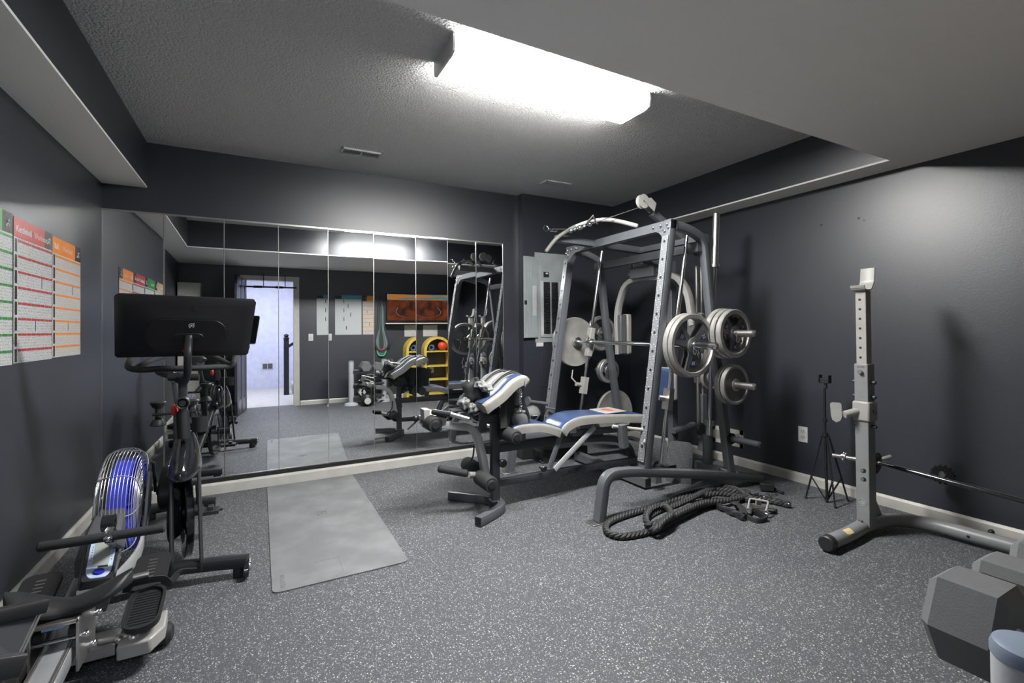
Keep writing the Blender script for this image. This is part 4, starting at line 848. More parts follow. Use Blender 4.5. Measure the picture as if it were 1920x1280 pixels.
g = G(STL); z_ = PY(922, 909, 2.70); g.cyl((z_.x, 2.7, z_.z), (z_.x, 3.15, z_.z), .013); z_ = PY(969, 820, 2.66); g.cyl((z_.x, 2.66, z_.z), (z_.x, 3.1, z_.z), .013); z_ = PY(817, 797, 2.78); g.cyl((z_.x, 2.78, z_.z), (z_.x, 3.1, z_.z), .013); g.build('roller_axle', WB, fix=False)
g = G(CRM); g.cyl(PY(878, 890, 2.86), PY(898, 890, 2.9), .02); g.build('grip_socket', WB)
g = G(RUB); g.cyl(PY(821, 878, 2.95), PY(878, 888, 2.86), .024, bev=.01); g.build('side_grip', WB)
g = G(BLK); g.tube(spline([PY(889, 835, 3.0), PY(886, 858, 3.0), PY(872, 878, 3.0)], 6), .006, 8); g.build('cable_loop', WB)
g = G(STL); g.cyl(PY(845, 776, 2.72), PY(880, 786, 2.66), .014); g.mat(DGRY); g.cyl(PY(812, 772, 2.85), PY(848, 777, 2.72), .018); g.build('pull_bar', WB, fix=False)
g = G(BLK); g.cyl(PY(786, 785, 2.95), PY(764, 805, 2.95), .005); g.ball(PY(779, 784, 2.95), .022, n=10, m=8); g.build('lock_pin', WB, fix=False)
g = G(STL); a = PY(878, 717, 3.0); b = PY(925, 722, 3.0); g.cyl(a, b, .012); g.cyl(a+V((-.005, 0, 0)), a+V((.005, 0, 0)), .022); g.build('curl_bar_rest', WB, fix=False)
g = G(DGRY); g.rect([PY(905, 760, 2.86), PY(905, 800, 2.86)], .045, .045, up=(0, 1, 0)); g.rect([V((xpo-.1, 2.86, .62)), V((xpo, 2.86, .62))], .05, .05); g.build('lever_pivot', WB, fix=False)

# weighted vest draped over the arm pad
t = thing('weight_vest', 'black and grey strapped weight vest draped over the sloping arm pad', 'weight vest', (1.35, 2.95, .55)); VT = t
random.seed(11)
for k, (Ys, w_) in enumerate(((2.90, .055), (3.06, .055))):
    tp_ = [(x-.0, z+.012) for x, z in pa]+[(fr_a.x+.03, fr_a.z-.03), (fr_a.x+.02, fr_a.z-.10)]
    g = G(FABG); g.rect([V((p.x, Ys, p.z)) for p in spline([(fr_b.x-.05, 0, fr_b.z-.06)]+[(x, 0, z) for x, z in tp_], 5)], w_, .010, up=(0, 0, 1), r=.003); st_ = g.build('shoulder_strap', VT, label='grey webbing strap')
    g = G(FAB); g.rect([V((p.x, Ys-.026, p.z+.006)) for p in spline([(fr_b.x-.05, 0, fr_b.z-.06)]+[(x, 0, z) for x, z in tp_], 5)], .006, .006, up=(0, 0, 1), r=.001); g.build('strap_seam', st_)
def lump(g, c, r_, seed, n=18, m=12, amp=.25):
    random.seed(seed); ph = [random.uniform(0, 6.28) for _ in range(6)]; vs = []; fs = []; c = V(c)
    for j in range(m+1):
        a = math.pi*j/m
        for i in range(n):
            b = 2*math.pi*i/n; f = 1+amp*(.5*math.sin(3*b+ph[0]+2*a)+.35*math.sin(5*a+ph[1]+b)+.3*math.sin(7*b+ph[2]-3*a))
            vs.append(c+V((r_[0]*math.sin(a)*math.cos(b), r_[1]*math.sin(a)*math.sin(b), r_[2]*math.cos(a)))*f)
    for j in range(m):
        for i in range(n): fs.append((j*n+i, (j+1)*n+i, (j+1)*n+(i+1) % n, j*n+(i+1) % n))
    g.add(vs, fs)
g = G(FAB); lump(g, PY(890, 735, 2.95), (.07, .13, .085), 2, n=28, m=18); lump(g, PY(908, 772, 2.98), (.09, .13, .06), 3, n=28, m=18); vb = g.build('front_bag', VT, fix=False)
g = G(FABG); lump(g, PY(872, 757, 2.86), (.035, .05, .035), 5, n=22, m=14, amp=.35); lump(g, PY(885, 766, 2.84), (.035, .035, .03), 6, n=22, m=14, amp=.35); lump(g, PY(902, 722, 2.84), (.04, .05, .025), 7, n=22, m=14, amp=.35); lump(g, PY(914, 728, 2.80), (.035, .035, .022), 8, n=20, m=12, amp=.3); g.build('crumpled_strap', vb, fix=False, label='crumpled grey webbing')
g = G(FAB)
for k in range(7):
    x0_ = 946+k*4.2; p = [PY(x0_+2, 735, 2.80+.03*k), PY(x0_-2+3*math.sin(k), 770, 2.78+.03*k), PY(x0_-4+2*math.cos(k), 802, 2.77+.03*k)]
    g.rect(spline(p, 5), .05, .014, up=(0, 1, .2), r=.005)
g.build('hanging_strap', VT, fix=False)
g = G(FAB); g.rect(spline([PY(845, 770, 2.9), PY(868, 768, 2.88), PY(888, 776, 2.86), PY(902, 772, 2.84)], 5), .09, .012, up=(0, 0, 1), r=.004); g.build('waist_flap', VT)
g = G(STL)
for k in range(9): p = PY(976+1.0*math.sin(k*1.3), 732+k*4.5, 2.72); g.tube([p+V((.008*math.cos(a), .003*(k % 2)*math.cos(a), .010*math.sin(a))) for a in [i*math.pi/4 for i in range(8)]], .0022, 5, closed=True, up=(0, 1, 0))
tag(g.build('hanging_chain', fix=False), 'short steel chain hanging below the arm pad', 'chain')
t = thing('grey_pouch', 'small grey fabric pouch lying on the bench seat beside the straps', 'pouch', PY(978, 795, 2.9)); g = G(mat('grey_mesh_fabric', (.20, .205, .21), .8)); lump(g, PY(978, 786, 2.86), (.075, .045, .065), 12, n=26, m=16, amp=.12); g.build('pouch_body', t); g = G(FAB); g.rect(spline([PY(965, 762, 2.84), PY(985, 765, 2.82), PY(992, 785, 2.82)], 5), .02, .005, up=(0, 1, 0), r=.001); g.build('strap', t)
# radio like black box with chrome mesh dome behind the bench
yy = 3.92; c = PY(998, 775, yy); t = thing('mesh_dome_radio', 'black box with a shiny mesh dome standing behind the bench', 'radio', (c.x, yy, .4))
g = G(BLKM); g.mm((PY(970, 775, yy).x, yy-.1, 0), (PY(1018, 775, yy).x, yy+.12, PY(998, 790, yy).z)); g.build('stand_box', t, bevel=.01)
g = G(BLKG); g.mm((PY(978, 775, yy).x, yy-.09, PY(998, 790, yy).z), (PY(1019, 775, yy).x, yy+.1, PY(998, 776, yy).z)); g.build('control_body', t, bevel=.008)
g = G(mat('chrome_mesh', (.5, .5, .5), .25, 1., bump=(200, 1., .01))); g.ball(PY(998, 776, yy), (.085, .085, .085), n=28, m=18); g.build('mesh_dome', t)
g = G(CHR); g.tube(spline([PY(990, 778, yy-.12), PY(996, 787, yy-.13), PY(1006, 786, yy-.13), PY(1013, 775, yy-.12)], 5), .008, 8); 
for k in range(5): q = PY(1000+3*k, 779, yy-.095); g.ball(q, .006, n=8, m=6)
g.build('handle', t, fix=False)
# black storage case under the bench
g = G(BLKM); p0 = PZ(1000, 862, 0.0); tcase = thing('storage_case', 'flat black case on the floor behind the bench frame', 'case', (p0.x+.2, 3.72, 0)); g.mm((p0.x+.02, 3.64, .012), (p0.x+.52, 3.88, .10)); g.build('lid', tcase, bevel=.012); g = G(BLKG); g.mm((p0.x, 3.62, .0), (p0.x+.54, 3.9, .02)); g.build('tray', tcase, bevel=.006)
# ================================================================== EXERCISE BIKE
XB = -.335
def bx(y): return -.335-.13*(y-2.72)
t = thing('exercise_bike', 'black exercise bike with a wide touchscreen, its flywheel end towards the camera', 'exercise bike', (XB, 3.2, 0)); BK = t
# screen: housing from its four real corners, tipped back from the rider
TL, TR_, BL_, BR_ = PY(213, 551, 2.76), PY(481, 563, 2.76), PY(214.5, 671, 2.87), PY(465, 666, 2.87)
nrm = (TR_-TL).cross(BL_-TL).normalized()
if nrm.y > 0: nrm = -nrm
def sfr(u, v, w=0): return TL*(1-u)*(1-v)+TR_*u*(1-v)+BL_*(1-u)*v+BR_*u*v+nrm*w
def rr2(u0, u1, v0, v1, ru, rv, k=5):
    o = []
    for cu, cv, a0 in ((u1-ru, v1-rv, 0), (u0+ru, v1-rv, 90), (u0+ru, v0+rv, 180), (u1-ru, v0+rv, 270)):
        for i in range(k+1): a = R(a0+90*i/k); o.append((cu+ru*math.cos(a), cv+rv*math.sin(a)))
    return o
def loft(g, loops):
    n = len(loops[0]); vs = [p for l in loops for p in l]; fs = []
    for i in range(len(loops)-1):
        for j in range(n): fs.append((i*n+j, i*n+(j+1) % n, (i+1)*n+(j+1) % n, (i+1)*n+j))
    fs += [tuple(range(n-1, -1, -1)), tuple(range((len(loops)-1)*n, len(loops)*n))]; g.add(vs, fs)
g = G(BLKS)
loft(g, [[sfr(u, v, -.030) for u, v in rr2(.004, .996, .008, .992, .03, .05)], [sfr(u, v, -.012) for u, v in rr2(0, 1, 0, 1, .03, .05)], [sfr(u, v, -.004) for u, v in rr2(0, 1, 0, 1, .03, .05)], [sfr(u, v, .002) for u, v in rr2(.012, .988, .02, .98, .04, .07)],
         [sfr(u, v, .006) for u, v in rr2(.07, .93, .12, .93, .1, .16)], [sfr(u, v, .022) for u, v in rr2(.19, .83, .30, .90, .13, .26)], [sfr(u, v, .024) for u, v in rr2(.21, .81, .33, .87, .12, .25)]])
scr = g.build('screen_housing', BK)
g = G(BLKS); loft(g, [[sfr(u, v, .022) for u, v in rr2(.215, .805, .34, .865, .12, .24)], [sfr(u, v, .0265) for u, v in rr2(.218, .802, .345, .86, .12, .24)]]); g.build('rear_cover', scr)
g = G(BLKG); loft(g, [[sfr(u, v, -.0305) for u, v in rr2(.012, .988, .02, .98, .03, .05)], [sfr(u, v, -.0325) for u, v in rr2(.014, .986, .024, .976, .03, .05)]]); g.build('touch_glass', scr, label='glossy black display glass facing the rider')
g = G(WHT); c = sfr(.535, .44, .0272); ua = (TR_-TL).normalized(); va = (TL-BL_).normalized(); logo(g, lambda a, b, c_: c+ua*a+va*b+nrm*c_*.5, .0105, .0036); g.build('emblem', scr, fix=False, label='small white round emblem')
g = G(BLKG); g.cyl(sfr(.55, .17, .004), sfr(.55, .17, .014), .008); g.build('camera_button', scr)
g = G(BLK); loft(g, [[sfr(u, v, .0262) for u, v in rr2(.42, .63, .57, .665, .045, .045)], [sfr(u, v, .029) for u, v in rr2(.425, .625, .575, .66, .045, .045)]]); g.build('mount_slot', scr)
g = G(RED); g.ball(sfr(.49, .80, .02), .007, n=10, m=8); g.ball(sfr(.50, .855, .035), .008, n=10, m=8); g.build('cable_plug', scr, fix=False)
# neck from the screen to the handlebar post
s0 = sfr(.525, .68, .036); g = G(BLK)
g.rect([sfr(.525, .635, .02), s0, PY(352, 660, 2.74), PY(352, 700, 2.76), PY(346, 716, 2.80), PY(330, 706, 2.86)], .042, .032, up=(1, 0, 0), fil=.06, r=.01); g.build('screen_arm', BK)
# handlebars
g = G(RUB); z_ = PY(345, 689, 2.9).z
zl = lambda x, y, Y: PY(x, y, Y)
g.tube(spline([zl(246, 672, 3.02), zl(241, 688, 2.95), zl(262, 693, 2.90), zl(300, 691, 2.88), zl(328, 691, 2.86), zl(360, 690, 2.86), zl(400, 688, 2.88), zl(432, 685, 2.92), zl(441, 672, 2.98), zl(436, 663, 3.06)], 6), .015, 14)
g.tube(spline([zl(252, 692, 2.92), zl(282, 676, 3.02), zl(305, 668, 3.12)], 5), .014, 12); g.tube(spline([zl(432, 685, 2.92), zl(410, 673, 3.02), zl(392, 668, 3.12)], 5), .014, 12)
g.build('handlebar', BK, fix=False)
g = G(BLK); g.cyl(zl(334, 699, 2.84)+V((-.04, 0, -.02)), zl(360, 700, 2.84)+V((.03, 0, -.02)), .017); g.build('handlebar_clamp', BK)
# front post, adjuster ring
pa_, pb_2 = PY(343, 706, 2.86), PY(344, 778, 2.88)
g = G(DGRY); g.rect([pa_, PY(344, 800, 2.88)], .042, .035, up=(1, 0, 0), r=.004); g.build('handlebar_post', BK)
kc = PY(342, 756, 2.80); g = G(BLKM); g.lathe(kc, (0, -1, 0), [(.001, .006), (.014, .006), (.018, .0), (.024, .008), (.028, .008), (.030, -.004), (.030, -.03), (.016, -.045), (.001, -.045)], 28); g.build('post_knob', BK)
g = G(RED); c = PY(327, 768, 2.92); g.ball(c, (.016, .02, .03), n=16, m=10); g.build('resistance_knob', BK, label='orange red knob')
g = G(BLK); g.cyl(PY(342, 770, 2.86), PY(345, 822, 2.84), .028); g.build('head_tube', BK)
# hood over the flywheel
g = G(BLKG); loops = []
for (x0, x1, y, Y, dd) in ((333, 356, 812, 2.88, .05), (322, 366, 832, 2.88, .10), (313, 373, 860, 2.86, .17), (309, 376, 890, 2.84, .22), (312, 376, 902, 2.86, .21)):
    a = PY(x0, y, Y); b = PY(x1, y, Y); cx = (a.x+b.x)/2; hw = (b.x-a.x)/2; loops.append([V((cx+hw*math.cos(R(k)), Y+.08+dd*math.sin(R(k))*1.0, a.z-(.05*math.sin(R(k)) if False else 0))) for k in range(0, 360, 15)])
loft(g, loops); g.build('flywheel_hood', BK, label='glossy black hood', ang=80, sub=1)
# flywheel
fc = V((XB-.01, 3.03, .255)); fax = V((1, .20, 0)).normalized(); g = G(BLKG); g.lathe(fc-fax*.017, fax, [(.02, .008), (.09, .008), (.15, .012), (.165, 0), (.218, 0), (.222, .004), (.222, .03), (.218, .034), (.165, .034), (.15, .022), (.09, .026), (.02, .026), (.02, .008)], 56); g.build('flywheel', BK)
g = G(BLK); g.cyl(fc-V((.075, 0, 0)), fc+V((.075, 0, 0)), .028); g.cyl(fc-V((.065, 0, 0)), fc+V((-.02, 0, 0)), .14, .11); g.build('hub', BK, fix=False); g = G(BLK); g.mm((XB-.062, 2.96, .17), (XB-.022, 3.12, .40)); g.build('brake_housing', BK, bevel=.01)
# fork legs
for (xa_, ya2, xb_, yb3) in ((318, 872, 322, 1052), (371, 880, 378, 1054)):
    a = PY(xa_, ya2, 2.84); b = PY(xb_, yb3, 2.72); g = G(BLK); g.rect([a+V((0, .04, .0)), b, b+V((0, -.0, -.03))], .05, .014, up=(1, 0, 0), fil=.03, r=.004); g.build('fork_leg', BK)
# main frame running back to the seat
g = G(BLK); g.rect([V((XB, 2.92, .62)), V((bx(3.25), 3.25, .36)), V((bx(3.62), 3.62, .20)), V((bx(3.8), 3.8, .08))], .06, .05, up=(1, 0, 0), fil=.15, r=.01); g.build('main_frame', BK)
g = G(BLK); g.rect([V((bx(3.28), 3.28, .30)), V((bx(3.42), 3.42, .78))], .06, .045, up=(1, 0, 0), r=.01); g.build('seat_tube', BK)
g = G(BLKM); loops = []
for x_, s_ in ((XB-.13, .9), (XB-.12, 1), (XB-.07, 1), (XB-.06, .93)): loops.append([V((x_, 3.22+s_*.22*math.cos(R(k))*(1 if math.cos(R(k)) > 0 else 1.1), .36+s_*.12*math.sin(R(k)))) for k in range(0, 360, 12)])
loft(g, loops); g.build('belt_guard', BK)
g = G(DGRY); g.rect([V((bx(3.42), 3.42, .76)), V((bx(3.45)-.02, 3.45, .93))], .035, .03, up=(1, 0, 0)); g.build('seat_post', BK)
g = G(DGRY); g.rect([V((bx(3.32)-.02, 3.32, .93)), V((bx(3.6)-.02, 3.6, .93))], .035, .03, up=(0, 0, 1)); g.build('seat_slider', BK)
g = G(BLKM); loops = []
for y_, w_, z_2 in ((3.22, .016, .985), (3.27, .026, .99), (3.34, .034, .99), (3.42, .055, .985), (3.47, .080, .99), (3.50, .08, .995), (3.52, .06, .99)): loops.append([V((bx(y_)-.035+w_*math.cos(R(k)), y_, z_2-.02+.024*math.sin(R(k))*(1 if math.sin(R(k)) > 0 else 1.4))) for k in range(0, 360, 20)])
loft(g, loops); g.build('saddle', BK, ang=60)
# cranks and pedals
bb = V((bx(3.24), 3.24, .33)); g = G(BLKG); g.cyl(bb-V((.1, 0, 0)), bb+V((.07, 0, 0)), .022); 
g.rect([bb+V((.085, 0, 0)), bb+V((.09, .03, -.165))], .026, .014, up=(1, 0, 0)); g.rect([bb+V((-.105, 0, 0)), bb+V((-.11, -.03, .165))], .026, .014, up=(1, 0, 0)); g.build('crank', BK, fix=False)
for c in (bb+V((.15, .03, -.165)), bb+V((-.165, -.03, .165))):
    g = G(BLKM); g.box(c, (.085, .09, .022)); g.box(c+V((0, .0, .02)), (.03, .05, .02)); g.cyl(c-V((.06, 0, 0)), c+V((.06, 0, 0)), .008); g.build('pedal', BK, fix=False, bevel=.003)
# weights rack behind the seat with two small weights, bottle holders
g = G(BLK); g.tube([V((bx(3.6)-.13, 3.60, .70)), V((bx(3.6)+.09, 3.60, .70))], .008, 8); g.rect([V((bx(3.42), 3.42, .74)), V((bx(3.6)-.01, 3.6, .70))], .03, .02); g.build('weight_rack', BK, fix=False)
for s in (-1, 1):
    g = G(BLKM); c = V((bx(3.62)-.02+s*.085, 3.64, .70)); g.cyl(c-V((0, 0, .075)), c-V((0, 0, .035)), .044, .03, bev=.006); g.cyl(c+V((0, 0, .035)), c+V((0, 0, .075)), .03, .044, bev=.006); g.cyl(c-V((0, 0, .05)), c+V((0, 0, .05)), .016)
    tag(g.build('hand_weight'), ['small black hand weight on the left side of the bike saddle rack', 'small black hand weight on the right side of the bike saddle rack'][(s+1)//2], 'dumbbell', 'small hand weights behind the saddle')
g = G(BLKM); c = PY(375, 790, 2.98); g.lathe(c+V((0, 0, -.01)), (0, 0, 1), [(.001, -.04), (.035, -.04), (.038, .04), (.034, .04), (.032, -.036), (.001, -.036)], 20); g.build('bottle_cage', BK, fix=False)
# stabilisers
g = G(BLK); zz = .075
g.rect([V((-.64, 2.71, zz)), V((-.50, 2.73, zz+.005)), V((-.335, 2.745, zz+.01)), V((-.2, 2.73, zz+.002)), V((-.055, 2.70, zz-.004))], .065, .055, up=(0, 0, 1), fil=.05, r=.015); fs_ = g.build('front_stabiliser', BK)
for x_ in (-.61, -.06):
    g = G(BLKG); g.lathe(V((x_-.012, 2.66, .042)), (1, 0, 0), [(.004, 0), (.03, 0), (.033, .004), (.033, .02), (.03, .024), (.004, .024)], 24); g.build('transport_wheel', fs_)
    g = G(BLK); g.cyl((x_-.03, 2.71, 0), (x_-.03, 2.71, .05), .028); g.build('levelling_foot', fs_)
g = G(CHR); g.ball((-.045, 2.675, .06), (.012, .03, .03), n=14, m=10); g.build('end_cap', fs_)
g = G(BLK); g.rect([V((-.66, 3.80, .06)), V((-.46, 3.81, .07)), V((-.275, 3.79, .06)), V((-.265, 3.79, .06))], .065, .05, up=(0, 0, 1), fil=.03, r=.012); g.build('rear_stabiliser', BK)
for x_ in (-.62, -.30): g = G(BLK); g.cyl((x_, 3.8, 0), (x_, 3.8, .04), .026); g.build('levelling_foot', BK)
g = G(mat('dark_blue_reflector', (.03, .05, .2), .2)); g.box((XB-.042, 2.957, .30), (.04, .006, .016)); g.build('brand_strip', BK, label='thin blue strip')

# ================================================================== ROWING MACHINE
t = thing('rowing_machine', 'air rowing machine with a wire fan cage and blue fan wheel beside the left wall', 'rowing machine', (-.56, 2.0, 0)); RW = t
FC = V((-.580, 2.93, .375)); RF = .262; HW = .072
# cage: many hoops side by side round the rim and up both faces, tied by a few cross wires
g = G(CHRW)
cagep = [(-HW, .07), (-HW, RF*.72), (-HW*.86, RF*.90), (-HW*.45, RF*.985), (0, RF), (HW*.45, RF*.985), (HW*.86, RF*.90), (HW, RF*.72), (HW, .07)]
cs_ = spline([(x_, r_, 0) for x_, r_ in cagep], 10)
acc = 0.; last = cs_[0]; hoops = []
for p in cs_:
    acc += (p-last).length; last = p
    if acc >= .0125: hoops.append(p); acc = 0.
for p in hoops: g.tube([FC+V((p.x, p.y*math.cos(a), p.y*math.sin(a))) for a in [i*math.pi/24 for i in range(48)]], .0016, 5, closed=True, up=(1, 0, 0))
for k in range(9):
    a = 2*math.pi*k/9+.3; c_, s_ = math.cos(a), math.sin(a); g.tube([FC+V((p.x*1.02, p.y*1.01*c_, p.y*1.01*s_)) for p in cs_[::4]], .0024, 5, cap=False, up=(1, 0, .001))
g.build('fan_cage', RW, fix=False, label='chrome wire fan cage')
g = G(BLUW); x0_ = .022
g.lathe(FC+V((x0_-.045, 0, 0)), (1, 0, 0), [(RF*.79, 0), (RF*.83, 0), (RF*.83, .07), (RF*.79, .07), (RF*.79, 0)], 64)
for k in range(28):
    a = 2*math.pi*k/28; fr = XYf(FC+V((x0_, 0, 0)), (0, math.cos(a), math.sin(a)), (1, 0, 0), (0, -math.sin(a), math.cos(a))); g.prism([(.09, -.032), (RF*.81, -.035), (RF*.81, .035), (.09, .032)], .003, fr)
g.lathe(FC+V((x0_-.035, 0, 0)), (1, 0, 0), [(.01, 0), (.095, 0), (.095, .07), (.01, .07), (.01, 0)], 32); g.build('fan_wheel', RW, fix=False, label='bright blue fan wheel')
g = G(STL); g.cyl(FC-V((HW+.02, 0, 0)), FC+V((HW+.02, 0, 0)), .014); g.lathe(FC+V((HW-.003, 0, 0)), (1, 0, 0), [(.001, 0), (.075, 0), (.07, .008), (.001, .012)], 30); g.lathe(FC-V((HW+.01, 0, 0)), (1, 0, 0), [(.001, 0), (.07, 0), (.075, .008), (.001, .012)], 30); g.build('fan_hub', RW, fix=False)
# side struts of the fan
for s in (1, -1):
    g = G(LGRY); X_ = FC.x+s*(HW+.018)
    g.rect(spline([(X_, 2.98, .50), (X_, 2.93, .375), (X_, 2.86, .26), (X_, 2.72, .20), (X_-.02*s, 2.5, .20), (X_-.045*s, 2.3, .21)], 6), .012, .06, up=(0, .2, 1), r=.003); g.build('side_strut', RW, label='silver side strut')
# neck and console
g = G(GREY2); loops = []
for (y_, z_, hw, hh) in ((2.74, .38, .050, .04), (2.66, .36, .056, .045), (2.56, .315, .062, .045), (2.48, .27, .064, .04)): loops.append([V((-.585+u*hw, y_, z_+v*hh)) for u, v in ((-1, -1), (1, -1), (1, .7), (.8, 1), (-.8, 1), (-1, .7))])
loft(g, loops); g.build('chain_housing', RW, bevel=.004, ang=50)
g = G(BLK); c = PY(204, 980, 2.5); g.lathe(c-V((.02, 0, 0)), (1, 0, 0), [(.012, 0), (.032, 0), (.032, .04), (.012, .04), (.012, 0)], 20); g.build('chain_pulley', RW)
co = [PY(162, 1012, 2.50), PY(231, 1010, 2.50), PY(212, 1098, 2.20), PY(143, 1110, 2.20)]
def cf(u, v, w=0): 
    a, b, c_, d_ = co; p = a*(1-u)*(1-v)+b*u*(1-v)+c_*u*v+d_*(1-u)*v; n_ = (b-a).cross(d_-a).normalized(); n_ = n_ if n_.z > 0 else -n_; return p+n_*w
g = G(GREY2); loft(g, [[cf(u, v, -.10) for u, v in rr2(.06, .94, .02, 1.0, .03, .03)], [cf(u, v, -.012) for u, v in rr2(-.02, 1.02, 0, 1.06, .04, .04)], [cf(u, v, -.004) for u, v in rr2(0, 1, .01, 1.04, .04, .04)]]); cs = g.build('console_base', RW)
g = G(BLKM); loft(g, [[cf(u, v, -.005) for u, v in rr2(.04, .95, .01, .97, .06, .06)], [cf(u, v, .022) for u, v in rr2(.07, .92, .03, .94, .08, .06)]]); mo = g.build('monitor', RW)
g = G(mat('pale_blue_bezel', (.45, .55, .72), .4)); loft(g, [[cf(u, v, .022) for u, v in rr2(.15, .86, .07, .90, .2, .16)], [cf(u, v, .024) for u, v in rr2(.155, .855, .075, .895, .2, .16)]]); g.mat(mat('blue_trim', (.03, .14, .6), .35)); loft(g, [[cf(u, v, .024) for u, v in rr2(.36, .66, .08, .13, .1, .02)], [cf(u, v, .0245) for u, v in rr2(.36, .66, .08, .13, .1, .02)]]); g.build('bezel', mo, fix=False, label='pale blue bezel')
g = G(SCR); loft(g, [[cf(u, v, .024) for u, v in rr2(.28, .74, .17, .68, .02, .02)], [cf(u, v, .0255) for u, v in rr2(.28, .74, .17, .68, .02, .02)]]); g.build('lcd_display', mo)
g = G(mat('royal_blue_button', (.02, .03, .45), .35)); loft(g, [[cf(.51+.17*math.cos(a), .80+.06*math.sin(a), .024) for a in [i*math.pi/12 for i in range(24)]], [cf(.51+.15*math.cos(a), .80+.05*math.sin(a), .03) for a in [i*math.pi/12 for i in range(24)]]]); g.build('button', mo)
g = G(BLK)
for s in (.225, .79):
    for k in range(6): v_ = .28+k*.055; p = [cf(s-.012, v_, .0246), cf(s+.014, v_, .0246), cf(s+.014, v_+.018, .0246), cf(s-.012, v_+.018, .0246)]; g.add(p, [(0, 1, 2, 3)])
g.build('printed_marks', mo, fix=False)
# handle bar resting on its catch
ha, hb = PY(70, 1026, 2.26), PY(310, 989, 2.26)
g = G(RUB); g.cyl(ha, hb, .017, bev=.005); hd = g.build('pull_handle', RW)
m_ = ha+(hb-ha)*.54; g = G(CHR); g.rect([m_+V((0, .03, .024)), m_+V((0, -.0, .021)), m_+V((0, -.0195, 0)), m_+V((0, -.0, -.020))], .004, .026, up=(1, 0, 0)); g.ball(m_+V((0, -.026, .0)), .008, n=10, m=8); g.build('handle_bracket', hd, fix=False)
g = G(BLKM); g.rect([m_+V((0, .03, .02)), V((m_.x-.0, 2.45, .36))], .02, .012, up=(1, 0, 0)); g.build('pull_strap', RW)
g = G(GREY2); g.rect([m_+V((0, .03, -.02)), V((m_.x, 2.42, .36))], .04, .03, up=(1, 0, 0)); g.build('handle_rest', RW)
# rail
XRL = -.548
g = G(mat('polished_aluminium', (.36, .37, .38), .25, .3)); RA, RB = V((-.475, .85, .24)), V((-.575, 2.32, .20))
g.rect([RA, RB], .075, .055, up=(0, 0, 1), r=.004); rail_ = g.build('seat_rail', RW, label='polished aluminium rail')
g = G(STL)
for s in (-1, 1):
    g.rect([RA+V((s*.030, 0, .028)), RB+V((s*.030, 0, .028))], .010, .006)
g.build('rail_track', rail_, fix=False)
g = G(LGRY); g.rect([V((-.56, 2.1, .135)), V((-.60, 2.6, .15)), V((-.60, 2.85, .20))], .07, .05, up=(0, 0, 1), fil=.05); g.build('front_frame', RW)
# seat: saddle shaped cushion across the rail
SA = V((-.535, 2.02, .345)); g = G(BLKM); loops = []
for k in range(15):
    u = -1+2*k/14; hw = .155*u; dpt = .082*math.sqrt(max(.02, 1-abs(u)**3.2))*(.55+.55*abs(u)); z_ = SA.z-.012+.055*abs(u)**1.6
    cy = SA.y-.02*(1-u*u)+.0*u; rot = .10*u
    loops.append([V((SA.x+hw, cy+dpt*math.cos(R(q))+.0, z_+.024*math.sin(R(q)))) for q in range(0, 360, 24)])
loft(g, loops); st = g.build('seat_cushion', RW, ang=70)
def rx(y): k = (y-RA.y)/(RB.y-RA.y); return RA.x+(RB.x-RA.x)*k
g = G(STL)
for s in (-1, 1): g.mm((rx(2.0)+s*.055-.004, 1.93, .16), (rx(2.0)+s*.055+.004, 2.10, .325))
g.mm((rx(2)-.06, 1.93, .312), (rx(2)+.06, 2.10, .322)); sc_ = g.build('seat_carriage', RW, fix=False, bevel=.002)
g = G(BLK)
for y_ in (1.96, 2.07):
    for s in (-1, 1): g = G(BLK); g.cyl((rx(2)+s*.05, y_, .275), (rx(2)+s*.03, y_, .275), .02); g.build('seat_roller', sc_)
g = G(CHR)
for y_, z_ in ((1.95, .26), (2.08, .26), (2.02, .19)): g = G(CHR); g.cyl((rx(2)-.07, y_, z_), (rx(2)+.07, y_, z_), .007); g.ball((rx(2)+.072, y_, z_), .011, n=10, m=6); g.build('carriage_bolt', sc_, fix=False)
